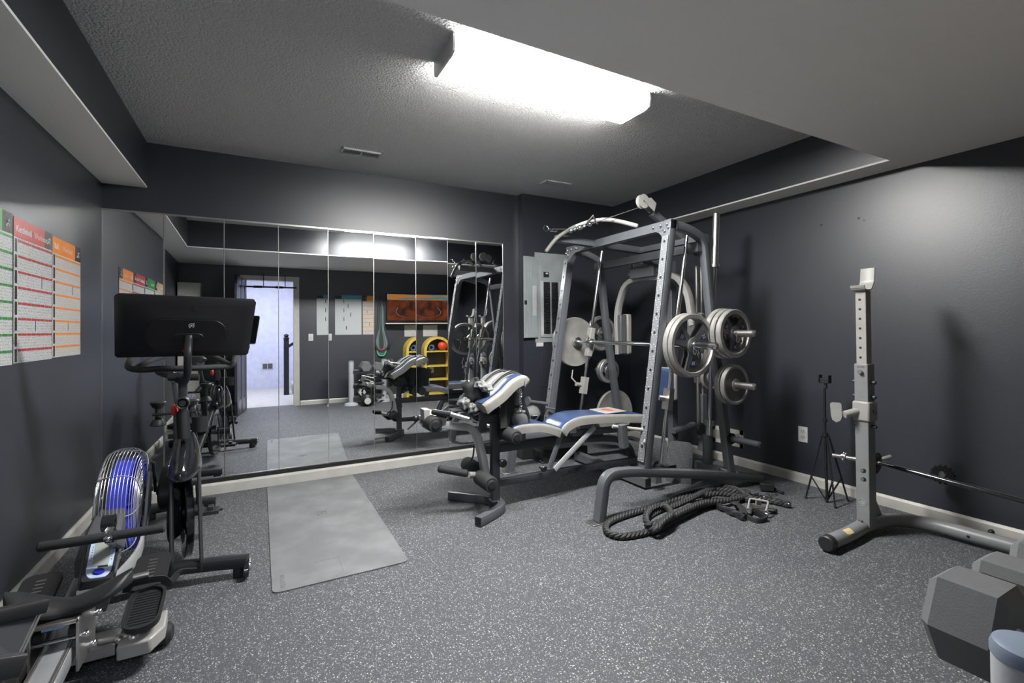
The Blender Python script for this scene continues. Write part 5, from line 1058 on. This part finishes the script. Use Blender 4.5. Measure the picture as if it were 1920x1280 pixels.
# foot rests
for s, nm_ in ((1, 'right'), (-1, 'left')):
    X_ = -.555+s*.165
    if s < 0: X_ = -.735
    up_ = lambda a, b, c_=0, X_=X_: V((X_+a, 2.325+b*.94-c_*.34, .21+b*.34+c_*.94))
    g = G(BLKM); loft(g, [[up_(u, v, -.010) for u, v in rr2(-.058, .058, -.02, .17, .03, .03)], [up_(u, v, .006) for u, v in rr2(-.058, .058, -.02, .17, .03, .03)]]); tp2 = g.build('toe_plate', RW)
    g = G(STL)
    for k in range(7): g.prism([(-.014, .02+k*.018), (.014, .02+k*.018), (.014, .026+k*.018), (-.014, .026+k*.018)], .002, lambda u, v, w: up_(u, v, .007+w))
    g.build('adjusting_slot', tp2, fix=False)
    lo = lambda a, b, c_=0, X_=X_: V((X_+.012+a, 2.10+b*.97-c_*.2, .155+b*.22+c_*.97))
    g = G(BLKM); loft(g, [[lo(u, v, -.012) for u, v in rr2(-.055, .055, 0, .22, .052, .052)], [lo(u, v, .014) for u, v in rr2(-.058, .058, -.004, .22, .054, .054)], [lo(u, v, .014) for u, v in rr2(-.048, .048, .006, .21, .045, .045)], [lo(u, v, .002) for u, v in rr2(-.047, .047, .007, .209, .045, .045)]]); hc = g.build('heel_cup', RW)
    g = G(BLK)
    for k in range(12): g.prism([(-.04, .03+k*.014), (.04, .03+k*.014), (.04, .034+k*.014), (-.04, .034+k*.014)], .002, lambda u, v, w: lo(u, v, .003+w))
    g.build('grip_rib', hc, fix=False)
    g = G(FAB); g.rect(spline([up_(-.065, .0, -.01), up_(-.05, -.01, .03), up_(.0, -.02, .045), up_(.05, -.01, .03), up_(.07, .0, -.01)]+([up_(.10, .03, .005), up_(.15, .05, -.02)] if s > 0 else []), 5), .028, .004, up=(0, 1, .3), r=.001); g.build('foot_strap', RW)
    g = G(CRM); p = spline([lo(-.04*s, -.02, -.02), lo(.02*s, -.03, -.035), lo(.06*s, .05, -.045)], 4)
    g.prism([(0, 0), (.095, .0), (.13, .06), (.125, .16), (.0, .10)], .05, lambda u, v, w: V((X_-s*.05+s*u, 2.10+v, .09+w+v*.12))); g.build('foot_bracket', RW, bevel=.006, label='off white bracket')
# front floor tube
c0, c1 = PZ(170, 1214, .045), PZ(322, 1182, .045)
g = G(BLKM); g.cyl((-.80, 2.30, .042), (-.30, 2.235+.02, .042), .040, bev=.014); g.build('front_floor_tube', RW)
g = G(STL); g.mm((-.64, 2.18, .05), (-.46, 2.3, .085)); g.build('tube_clamp', RW); g = G(STL); g.cyl((-.50, 2.16, .12), (-.38, 2.15, .12), .012); g.ball((-.44, 2.14, .12), .014, n=10, m=8); g.ball((-.40, 2.14, .115), .02, n=10, m=8); g.build('frame_pin', RW, fix=False); g = G(STL); g.cyl((-.5, 2.28, .27), (-.38, 2.29, .27), .011); g.build('foot_rest_axle', RW)
g = G(mat('pale_blue_sticker', (.25, .35, .6), .5)); g.mm((rx(2)-.03, 1.94, .300), (rx(2)+.02, 1.9405, .316)); g.build('sticker', sc_)
g = G(BLKM); g.mm((-.62, .80, .0), (-.33, .88, .05)); g.rect([V((-.475, .84, .03)), V((-.475, .86, .24))], .05, .05, up=(0, 1, 0)); g.build('rear_leg', RW, fix=False)

# black tubular thing in the near left corner
t = thing('low_step_frame', 'black tubular frame with a grey slanted plate at the lower left corner', 'frame', (-.62, 1.5, 0))
def near(x, y, Y): return PY(x, y, Y)
g = G(BLKM); g.rect([near(-60, 1168, 1.42), near(84, 1134, 1.50)], .03, .032, up=(0, 0, 1), r=.008); g.build('top_tube', t)
g = G(BLKM); g.rect([near(-60, 1262, 1.36), near(34, 1246, 1.42)], .035, .045, up=(0, 0, 1), r=.008); g.build('lower_tube', t)
g = G(DGRY); a, b, c, d = near(-40, 1176, 1.42), near(78, 1142, 1.50), near(34, 1236, 1.43), near(-60, 1258, 1.37); n_ = (b-a).cross(d-a).normalized(); g.add([a, b, c, d, a+n_*.012, b+n_*.012, c+n_*.012, d+n_*.012], [(0, 1, 2, 3), (7, 6, 5, 4), (0, 4, 5, 1), (1, 5, 6, 2), (2, 6, 7, 3), (3, 7, 4, 0)]); g.build('slanted_plate', t)
g = G(STL); g.rect([b+n_*.006, c+n_*.006], .008, .016, up=(0, 0, 1), r=.002); g.ball(b+V((0, 0, .0)), .012, n=10, m=8); g.build('bright_edge', t, fix=False)
g = G(BLKM)
for p in (near(-30, 1200, 1.42), near(40, 1200, 1.46)): g.cyl((p.x-.04, p.y, 0), (p.x-.04, p.y, p.z), .012)
g.build('frame_leg', t, fix=False)

# ================================================================== SQUAT RACK
t = thing('squat_rack', 'grey squat rack post with off white bar hook standing before the right wall', 'squat rack', (3.1, 1.46, 0)); SQ = t
XP_, YP_ = 3.07, 1.475
pc = PZ(1606, 985, .05); XP_, YP_ = 3.10, 1.47
def pw(x, y): return PX(x, y, XP_-.03)
zc = pw(1612, 682).z; ztop = pw(1612, 545).z
SGR = mat('rack_grey_paint', (.20, .205, .21), .4)
g = G(SGR); g.mm((XP_-.032, YP_-.035, .05), (XP_+.045, YP_+.035, zc)); po = g.build('outer_post', SQ, bevel=.004)
g = G(CRM); g.mm((XP_-.022, YP_-.027, zc-.1), (XP_+.035, YP_+.027, ztop)); ip = g.build('inner_post', SQ, bevel=.003, label='off white inner post with holes')
g = G(BLK)
for k in range(8): z_ = ztop-.05-k*.056; g.cyl((XP_-.024, YP_+.004, z_), (XP_-.0215, YP_+.004, z_), .0065, n=12)
g.build('adjustment_holes', ip)
g = G(STL); g.cyl((XP_-.05, YP_, zc-.045), (XP_-.03, YP_, zc-.045), .012, n=6); g.mm((XP_-.034, YP_-.018, zc-.018), (XP_-.032, YP_+.018, zc-.012)); g.build('locking_pin', SQ, fix=False)
# top hook
zt = ztop; g = G(CRM)
hk = [(-.075, .035), (-.06, .0), (-.03, -.004), (.045, .0), (.07, .05), (.072, .115)]
g.rect([V((XP_+.0+b*0, YP_-a*1.0-.0, zt+c)) for a, c, b in [(-p[0], p[1], 0) for p in hk]], .009, .07, up=(1, 0, 0), fil=.012, r=.002) if False else None
pts = [V((XP_-.055, YP_+.0, zt+.03)), V((XP_-.045, YP_, zt+.004)), V((XP_+.02, YP_, zt+.004)), V((XP_+.055, YP_, zt+.05)), V((XP_+.065, YP_, zt+.135))]
g.rect(pts, .008, .075, up=(0, 1, 0), fil=.015, r=.002) if False else g.sweep(fillet(pts, .015), rrect(.075, .008, .002), up=(0, 0.0, 1) if False else (-.5, 0, 1)); g.build('bar_hook', SQ)
# mid arm
zm_ = pw(1612, 771).z; g = G(CRM); g.mm((XP_-.042, YP_-.045, zm_-.055), (XP_+.055, YP_+.045, zm_+.06)); cl = g.build('arm_clamp', SQ, bevel=.01)
g = G(CRM); e0 = V((XP_-.02, YP_+.0, zm_)); e1 = V((XP_-.13, YP_+.06, zm_)); g.cyl(V((XP_-.03, YP_+.02, zm_)), PX(1583, 777, XP_-.09), .021); g.build('safety_arm', cl)
c = PX(1568, 773, XP_-.095); g = G(CRM); fr = XYf(c, V((.35, -.94, 0)), (0, 0, 1), V((.94, .35, 0))); g.prism([(-.026, -.02), (-.02, -.045), (0, -.058), (.02, -.045), (.028, -.02), (.026, .05), (.018, .058), (-.022, .058), (-.03, .05)], .007, fr); g.build('end_flange', cl)
g = G(DGRY)
for k in range(4): z_ = pw(1612, 716).z-k*(pw(1612, 716).z-pw(1612, 798).z)/3; g.cyl((XP_+.005, YP_-.06, z_), (XP_+.005, YP_+.06, z_), .011, bev=.004)
g.build('spotter_pins', SQ)
g = G(SGR); z_ = pw(1612, 878).z; g.mat(STL)
for zz in (pw(1607, 879).z, pw(1607, 895).z): g.cyl((XP_-.036, YP_, zz), (XP_-.031, YP_, zz), .010, n=6); g.mat(BLK); g.cyl((XP_-.0335, YP_-.008, zz), (XP_-.0322, YP_-.008, zz), .012); g.mat(STL)
g.build('post_bolt', SQ, fix=False)
g = G(LGRY); zz = pw(1607, 938).z; fr = XYf((XP_-.0325, YP_, zz), (0, -1, 0), (0, 0, 1), (-1, 0, 0)); 
g.tube([fr(.019*math.cos(a), .019*math.sin(a), 0) for a in [i*math.pi/12 for i in range(24)]], .0013, 5, closed=True, up=(1, 0, 0)); [g.prism([(-.012+.002*abs(k), k*.007-.0016), (.012-.002*abs(k), k*.007-.0016), (.012-.002*abs(k), k*.007+.0016), (-.012+.002*abs(k), k*.007+.0016)], .0006, fr) for k in (-1, 0, 1)]; g.build('round_emblem', SQ, fix=False)
# base tube: front end towards the left, curving off along the wall
p0, p1 = PZ(1553, 1018, .045), V((3.1, YP_, .045))
g = G(SGR); pts = spline([V((2.70, 1.455, .048)), V((2.9, 1.46, .048)), V((3.12, 1.475, .048)), V((3.33, 1.43, .050)), V((3.42, 1.30, .055)), V((3.44, 1.1, .055)), V((3.46, .75, .055)), V((3.46, .35, .055))], 7); g.tube(pts, .038, 20, up=(0, 0, 1)); bt_ = g.build('base_tube', SQ)
g = G(BLKM); g.cyl((2.655, 1.452, .048), (2.705, 1.455, .048), .041, bev=.006); g.build('end_cap', bt_)
g = G(mat('yellow_warning_label', (.75, .6, .3), .5)); g.add([V((x_, 1.4585+.0388*math.sin(a_), .048+.0388*math.cos(a_))) for x_ in (2.82, 2.885) for a_ in (-1.0, -.7, -.4, -.1)], [(0, 1, 5, 4), (1, 2, 6, 5), (2, 3, 7, 6)]); g.build('sticker', bt_, label='small yellow and white sticker')
g = G(SGR); g.prism([(0, 0), (.13, 0), (.0, .2)], .012, lambda u, v, w: V((XP_+.045+u, YP_+w, .07+v))); g.build('gusset', SQ)
g = G(STL); g.cyl((XP_-.06, YP_, .082), (XP_-.06, YP_, .094), .012, n=6); g.build('base_bolt', SQ)
g = G(BLK)
for k in (0, 1): p = V((3.478, 1.05-.14*k, .09)); g.ball(p, .014, n=10, m=8); g.ball((3.41, 1.12-.2*k, .055), .012, n=10, m=8)
g.build('base_knob', SQ, fix=False)
# low barbell on the rack
t = thing('low_barbell', 'thin black barbell lying low behind the squat rack along the right wall', 'barbell', (3.3, 1.3, .35))
b0, b1 = V((3.20, 1.60, .40)), None
a = PX(1650, 868, 3.30); b = PX(1925, 941, 3.30); d = (b-a).normalized(); A0 = a-d*.11; B0 = b+d*.5
g = G(BLKG); g.cyl(a, B0, .0135); g.build('shaft', t)
g = G(STL); A1 = a-d*.12; g.cyl(PX(1562, 853, 3.30), a, .0125); g.build('threaded_end', t)
g = G(STL); c = PX(1583, 856, 3.30)
g.lathe(c, d, [(.013, -.012), (.022, -.012), (.022, .012), (.013, .012), (.013, -.012)], 14)
for k in range(6): a_ = k*math.pi/3; u_ = d.orthogonal().normalized(); w_ = d.cross(u_); g.ball(c+u_*.024*math.cos(a_)+w_*.024*math.sin(a_), .007, n=8, m=6)
g.build('star_collar', t, fix=False)
plate_ = thing('weight_plate', 'small dark plate on the low barbell right behind the squat rack post', 'weight plate', tuple(PX(1641, 868, 3.30)), GP)
g = G(BLKM); c = PX(1641, 868, 3.30); g.lathe(c, d, [(.014, -.010), (.05, -.010), (.066, -.007), (.068, 0), (.066, .007), (.05, .010), (.014, .010), (.014, -.010)], 36); g.build('plate_body', plate_)
g = G(CRM); g.cyl(PX(1648, 862, 3.34), PX(1672, 855, 3.34), .011, bev=.004); tag(g.build('rack_peg'), 'short off white peg sticking out behind the squat rack post', 'peg')
t = thing('wheel_collar', 'dark star edged collar against the right wall behind the low barbell', 'collar', tuple(PX(1767, 889, 3.6)))
c = PX(1767, 889, 3.62); g = G(BLKM); g.lathe(c, (-1, -.35, 0), [(.02, -.01), (.05, -.012), (.052, 0), (.05, .012), (.02, .01), (.02, -.01)], 40)
u_ = V((-1, -.35, 0)).normalized(); o_ = u_.cross(V((0, 0, 1))); 
for k in range(14): a_ = k*math.pi/7; g.ball(c+o_*.052*math.cos(a_)+V((0, 0, .052*math.sin(a_))), .009, n=8, m=6)
g.build('ring', t, fix=False); g = G(STL); g.cyl(c-u_*.06, c+u_*.015, .012); g.build('pin', t)

# ================================================================== PHONE TRIPOD
TX, TY = 3.43, 1.865
t = thing('phone_tripod', 'slim black tripod with a phone clamp standing before the right wall', 'tripod', (TX, TY, 0)); PH = t
zz = lambda x, y: PX(x, y, TX).z
def at_(x, y): p = PX(x, y, TX); return p
tp_, hb_ = at_(1548, 722), at_(1549, 815); cx_, cy2 = TX, at_(1549, 815).y
g = G(BLK); g.cyl(at_(1551, 945), at_(1547, 815), .009); g.cyl(at_(1547, 815), at_(1546, 728), .0075); g.build('centre_column', PH, fix=False)
g = G(BLK); c = at_(1547, 814); g.cyl(c-V((0, 0, .012)), c+V((0, 0, .012)), .018); g.build('collar', PH); g = G(BLK); c2 = at_(1547, 788); g.cyl(c2-V((0, 0, .01)), c2+V((0, 0, .01)), .014); g.build('collar', PH, fix=False)
for (x0_, y0_, dx_) in ((1511, 932, 0), (1566, 950, -.10), (1590, 938, .06)):
    a = at_(1547+(x0_-1547)*.15, 815); p = PZ(x0_, y0_, .008); g = G(BLK); g.rect([a, p], .012, .012); lg = g.build('leg', PH); g = G(RUB); g.ball(p+V((0, 0, .002)), .010, n=10, m=8); g.build('rubber_foot', lg)
    m2 = a+(p-a)*.66; low = at_(1550, 942); g = G(BLK); g.rect([m2, low+V((0, 0, .01))], .008, .005); g.ball(m2, .009, n=8, m=6); g.build('brace', PH, fix=False)
c = at_(1548, 712); g = G(BLKM); g.mm((c.x-.02, c.y-.028, c.z-.022), (c.x+.01, c.y+.028, c.z+.012)); g.mm((c.x-.03, c.y-.034, c.z-.02), (c.x+.01, c.y-.027, c.z+.035)); g.mm((c.x-.03, c.y+.027, c.z-.02), (c.x+.01, c.y+.034, c.z+.035)); g.cyl(c-V((0, 0, .06)), c-V((0, 0, .02)), .01); g.build('phone_clamp', PH, fix=False, bevel=.002)

# ================================================================== BATTLE ROPE AND ATTACHMENTS
t = thing('battle_rope', 'thick black twisted battle rope heaped with a knot in front of the smith machine', 'rope', (2.2, 2.05, 0)); RO = t
RR = .019
def rope(g, ctrl, n=7):
    P = spline([V(p) for p in ctrl], n); L_ = [0]
    for i in range(1, len(P)): L_.append(L_[-1]+(P[i]-P[i-1]).length)
    # resample evenly
    tot = L_[-1]; m = int(tot/.010); Q = []
    j = 0
    for i in range(m+1):
        s = tot*i/m
        while j < len(L_)-2 and L_[j+1] < s: j += 1
        k = (s-L_[j])/max(1e-6, L_[j+1]-L_[j]); Q.append(P[j].lerp(P[j+1], k))
    for st_ in range(3):
        pts = []
        for i, p in enumerate(Q):
            tn = (Q[min(i+1, m)]-Q[max(i-1, 0)]).normalized(); sd = tn.cross(V((0, 0, 1))); sd = sd.normalized() if sd.length > .05 else V((1, 0, 0)); nu = sd.cross(tn)
            a = 2*math.pi*(i*.010/.085)+st_*2.0944; pts.append(p+(sd*math.cos(a)+nu*math.sin(a))*.0105)
        g.tube(pts, .0105, 7)
def fp(x, y, z=.02): return PZ(x, y, z)
g = G(mat('black_twisted_rope', (.028, .028, .03), .65, bump=(300, .6, .002)))
rope(g, [fp(1392, 968), fp(1362, 955), fp(1338, 945), fp(1315, 948), fp(1290, 962), fp(1262, 975), fp(1235, 990), fp(1200, 1000), fp(1165, 1005), fp(1140, 998), fp(1137, 983), fp(1155, 972), fp(1190, 960), fp(1225, 950), fp(1262, 938, .03), fp(1300, 930, .04), fp(1345, 925, .04), fp(1385, 930, .03), fp(1405, 938)])
rope(g, [fp(1478, 946), fp(1440, 938), fp(1405, 932, .03), fp(1380, 917, .04), fp(1350, 913, .04), fp(1320, 922, .05), fp(1300, 932, .065), fp(1265, 948, .06), fp(1235, 958, .06), fp(1215, 972, .05), fp(1215, 988, .03), fp(1228, 993, .05), fp(1240, 978, .08), fp(1258, 962, .09), fp(1244, 948, .09), fp(1222, 953, .09), fp(1211, 968, .08), fp(1218, 984, .06), fp(1245, 975, .06), fp(1285, 955, .06), fp(1320, 942, .055), fp(1360, 938, .04), fp(1395, 930, .035), fp(1402, 922, .03)])
rope(g, [fp(1402, 922, .03), fp(1375, 920, .035), fp(1335, 918, .03), fp(1290, 925, .02), fp(1260, 938, .02), fp(1230, 958, .02)])
g.build('rope_strands', RO, fix=False)
HS_ = mat('glossy_heat_shrink', (.02, .02, .022), .15, coat=.5)
g = G(HS_)
def grip(a, b):
    rp = [a+(b-a)*k/24 for k in range(25)]; g.sweep(rp, [(RR*1.02*(1+.16*math.cos(3*q))*math.cos(q), RR*1.02*(1+.16*math.cos(3*q))*math.sin(q)) for q in [i*math.pi/12 for i in range(24)]], twist=[k*.26 for k in range(25)])
grip(fp(1338, 945), fp(1397, 971)); g.build('rope_handle', RO, label='shiny black sleeve on the rope end'); g = G(HS_); grip(fp(1425, 933), fp(1482, 947)); g.build('rope_handle', RO, label='shiny black sleeve on the rope end')
# cable handles near the rope ends
t = thing('row_handle', 'chrome framed cable row handle lying by the rope end', 'cable handle', fp(1425, 945, 0)); g = G(CRM)
a, b, c, d = fp(1402, 954, .05), fp(1406, 934, .09), fp(1441, 940, .09), fp(1436, 958, .05)
g.tube([a, b, c, d], .006, 8, fil=.015); g.build('frame', t); g = G(CHR); g.cyl(fp(1408, 948, .05), fp(1450, 955, .03), .012); g.cyl(fp(1412, 954, .03), fp(1440, 965, .02), .012); g.build('grip', t, fix=False); g = G(CRM); g.box(fp(1422, 942, .05), (.05, .008, .05)); g.build('centre_plate', t)
g = G(RUB); g.cyl(fp(1440, 953, .02), fp(1456, 958, .02), .014); g.build('end_cap', t)
t = thing('ankle_strap', 'black nylon ankle strap lying in front of the cable handle', 'strap', fp(1420, 970, 0)); g = G(FAB)
g.rect(spline([fp(1405, 963, .03), fp(1402, 970, .01), fp(1418, 978, .008), fp(1436, 975, .01), fp(1430, 966, .03), fp(1412, 958, .05), fp(1408, 966, .03)], 5), .012, .045, up=(0, 0, 1), r=.003); g.rect(spline([fp(1375, 941, .05), fp(1388, 950, .04), fp(1395, 962, .02)], 5), .05, .01, up=(0, 0, 1), r=.003); g.rect(spline([fp(1376, 944, .07), fp(1384, 955, .03), fp(1392, 960, .012)], 5), .03, .01, up=(0, 0, 1), r=.003); g.build('webbing', t, fix=False); g = G(CHR); g.tube([fp(1416, 960, .04)+V((.012*math.cos(a_), 0, .012*math.sin(a_))) for a_ in [i*math.pi/5 for i in range(10)]], .003, 6, closed=True, up=(0, 1, 0)); g.build('ring', t)
t = thing('rubber_clamp', 'small dark block with a bolt lying on the floor near the baseboard', 'clamp', fp(1440, 915, 0)); g = G(BLKM); g.box(fp(1438, 912, .035), (.055, .09, .05), Matrix.Rotation(R(40), 3, 'Z')); g.build('block', t, bevel=.004); g = G(DGRY); g.cyl(fp(1448, 914, .02), fp(1468, 924, .012), .012); g.build('bolt', t); g = G(STL); g.tube([fp(1437, 922, .01), fp(1445, 930, .01), fp(1457, 926, .01), fp(1452, 920, .01)], .003, 6); g.build('wire_loop', t)
t = thing('steel_bracket', 'grey steel bracket plate lying between the rope and the smith machine', 'bracket', fp(1400, 920, 0)); g = G(GREY2); a, b = fp(1392, 915, .02), fp(1418, 926, .02); g.rect([a, b], .05, .012); g.build('plate', t)

# ================================================================== DUMBBELLS AND THEIR RACK
t = thing('dumbbell_rack', 'pale round-post dumbbell rack standing by the wall beside the camera', 'dumbbell rack', (1.35, .2, 0)); DR = t
PXa, PXb, PYr = 1.015, 1.79, .265
POSTC = mat('pale_post', (.42, .43, .45), .35)
for x_ in (PXa, PXb):
    g = G(POSTC); g.cyl((x_, PYr if x_ == PXa else .12, .03), (x_, PYr if x_ == PXa else .12, .712), .044); p = g.build('round_post', DR, label='pale grey post')
    y_ = PYr if x_ == PXa else .12
    g = G(mat('blue_grey_cap', (.17, .21, .27), .35)); g.lathe((x_, y_, .712), (0, 0, 1), [(.001, .012), (.034, .012), (.042, .008), (.045, .0), (.045, -.012), (.001, -.012)], 36); g.build('post_cap', p, label='blue grey cap')
    g = G(mat('pale_base', (.45, .5, .55), .4)) if x_ == PXa else G(POSTC); g.lathe((x_, y_, 0), (0, 0, 1), [(.001, 0), (.11, 0), (.10, .03), (.05, .045), (.001, .045)], 32); g.build('base_disc', p)
for z_ in (.555, .33, .12):
    g = G(DGRY)
    for y_ in (.18, .32): g.rect([V((PXa+.03, y_-.0, z_)), V((PXb-.03, y_-.04, z_))], .03, .03)
    g.build('shelf_rail', DR, fix=False)
def hexdb(nm, lab, loc, r_, hl, L_, m, num, grp, yaw=0):
    t = thing(nm, lab, 'dumbbell', loc, grp); o = V(loc); q = Matrix.Rotation(yaw, 3, 'Z')
    for s in (1, -1):
        g = G(m); loops = []
        for (y_, k) in ((L_/2-hl, .80), (L_/2-hl+.012, 1), (L_/2-.016, 1), (L_/2, .82)): loops.append([o+q @ V((k*r_*math.cos(R(60*i)), s*y_, k*r_*math.sin(R(60*i)))) for i in range(6)])
        loft(g, loops); h_ = g.build('hex_head', t, ang=20)
        if s == 1 and num:
            ap = r_*math.cos(R(30)); th = R(90+0); g = G(BLKM)
            nv = V((0, 0, 1)); fr = XYf(o+V((0, L_/2-hl/2-.002, ap+.0002)), (0, -1, 0), (1, 0, 0), (0, 0, 1))
            pass
            fr2 = XYf(o+V((-ap*math.cos(R(30))-.0001, L_/2-hl/2-.002, ap*math.sin(R(30))+.0001)), (0, -1, 0), V((.5, 0, .866)), V((-.866, 0, .5)))
            g = G(BLKM); g.prism([(-hl*.33, -.018), (hl*.33, -.018), (hl*.33, .018), (-hl*.33, .018)], .0014, fr2); g.mat(CASTD); g.text(num, .028, lambda a, b, c_: fr2(a, b, .001+c_), depth=.0004); g.build('number_panel', h_, fix=False)
    g = G(CHR); g.lathe(o-q @ V((0, L_/2-hl-.002, 0)), q @ V((0, 1, 0)), [(.001, 0), (.020, 0), (.020, .012), (.0145, .02), (.0175, (L_-2*hl)/2), (.0145, L_-2*hl-.016), (.020, L_-2*hl-.008), (.020, L_-2*hl+.004), (.001, L_-2*hl+.004)], 20); g.build('handle', t)
    return t
DG = 'dumbbells on the rack beside the camera'
HX = [(1.235, .29, .622), (1.44, .30, .612), (1.64, .30, .610)]
hexdb('hex_dumbbell', 'big dark hexagonal dumbbell nearest the pale round post at the lower right corner', HX[0], .093, .115, .33, RUBG, '', DG)
hexdb('hex_dumbbell', 'dark hexagonal dumbbell with a number, second from the pale round post', HX[1], .086, .105, .31, RUBG, '50', DG)
hexdb('hex_dumbbell', 'dark hexagonal dumbbell farthest from the pale round post, at the right edge', HX[2], .084, .10, .30, RUBG, '', DG)
PALE = mat('pale_neoprene', (.50, .52, .48), .6)
for i, (x_, z_) in enumerate(((1.22, .40), (1.38, .40), (1.55, .40))):
    hexdb('hex_dumbbell', ['pale neoprene dumbbell on the middle shelf nearest the doorway, seen in the mirrors', 'pale neoprene dumbbell in the centre of the middle shelf, seen in the mirrors', 'dark grey dumbbell on the middle shelf farthest from the doorway'][i], (x_, .26, z_), .055, .06, .20, PALE if i < 2 else RUBG, '', DG)
hexdb('hex_dumbbell', 'pale neoprene dumbbell on the bottom shelf, seen in the mirrors', (1.18, .26, .20), .06, .065, .2, PALE, '', DG)
# kettlebell, medicine ball, roller
t = thing('kettlebell', 'black kettlebell with a pale round emblem on the floor before the dumbbell rack', 'kettlebell', (1.24, .47, 0)); c = V((1.24, .47, .10)); g = G(BLKM); g.lathe((1.24, .47, 0), (0, 0, 1), [(.001, 0), (.065, 0), (.09, .03), (.105, .09), (.09, .15), (.06, .185), (.001, .19)], 32); g.build('bell_body', t); g = G(BLKM); g.tube(spline([c+V((-.06, 0, .06)), c+V((-.075, 0, .13)), c+V((-.05, 0, .19)), c+V((0, 0, .2)), c+V((.05, 0, .19)), c+V((.075, 0, .13)), c+V((.06, 0, .06))], 5), .016, 12); g.build('handle', t); g = G(PALE); g.cyl(c+V((0, .095, -.01)), c+V((0, .108, -.01)), .05); g.build('emblem_disc', t, label='pale round emblem')
t = thing('medicine_ball', 'dark round medicine ball on the floor beside the kettlebell', 'ball', (1.47, .48, .0)); g = G(BLKM); g.ball((1.47, .48, .125), .125, n=32, m=20); g.build('ball_body', t); g = G(DGRY); g.tube([V((1.47+.126*math.cos(a_), .48, .125+.126*math.sin(a_))) for a_ in [i*math.pi/16 for i in range(32)]], .002, 6, closed=True, up=(0, 1, 0)); g.build('seam', t)
t = thing('foam_massage_roller', 'black foam roller lying across the front of the dumbbell rack, seen in the mirrors', 'foam roller', (1.42, .4, .3)); g = G(RUB); g.lathe((1.42, .12, .36), (.15, 1, 0), [(.03, 0), (.085, 0), (.085, .24), (.03, .24), (.03, 0)], 32); g.build('roller_body', t)
t = thing('gym_bag', 'slumped black gym bag on the shelves of the dumbbell rack', 'bag', (1.3, .42, .27)); g = G(FAB); lump(g, (1.28, .34, .33), (.09, .05, .07), 21, n=24, m=16); g.build('bag_body', t, fix=False); g = G(FABG); g.rect(spline([V((1.2, .34, .34)), V((1.27, .37, .42)), V((1.38, .38, .4)), V((1.5, .36, .36))], 5), .03, .004, up=(0, 1, 0), r=.001); g.build('bag_strap', t)
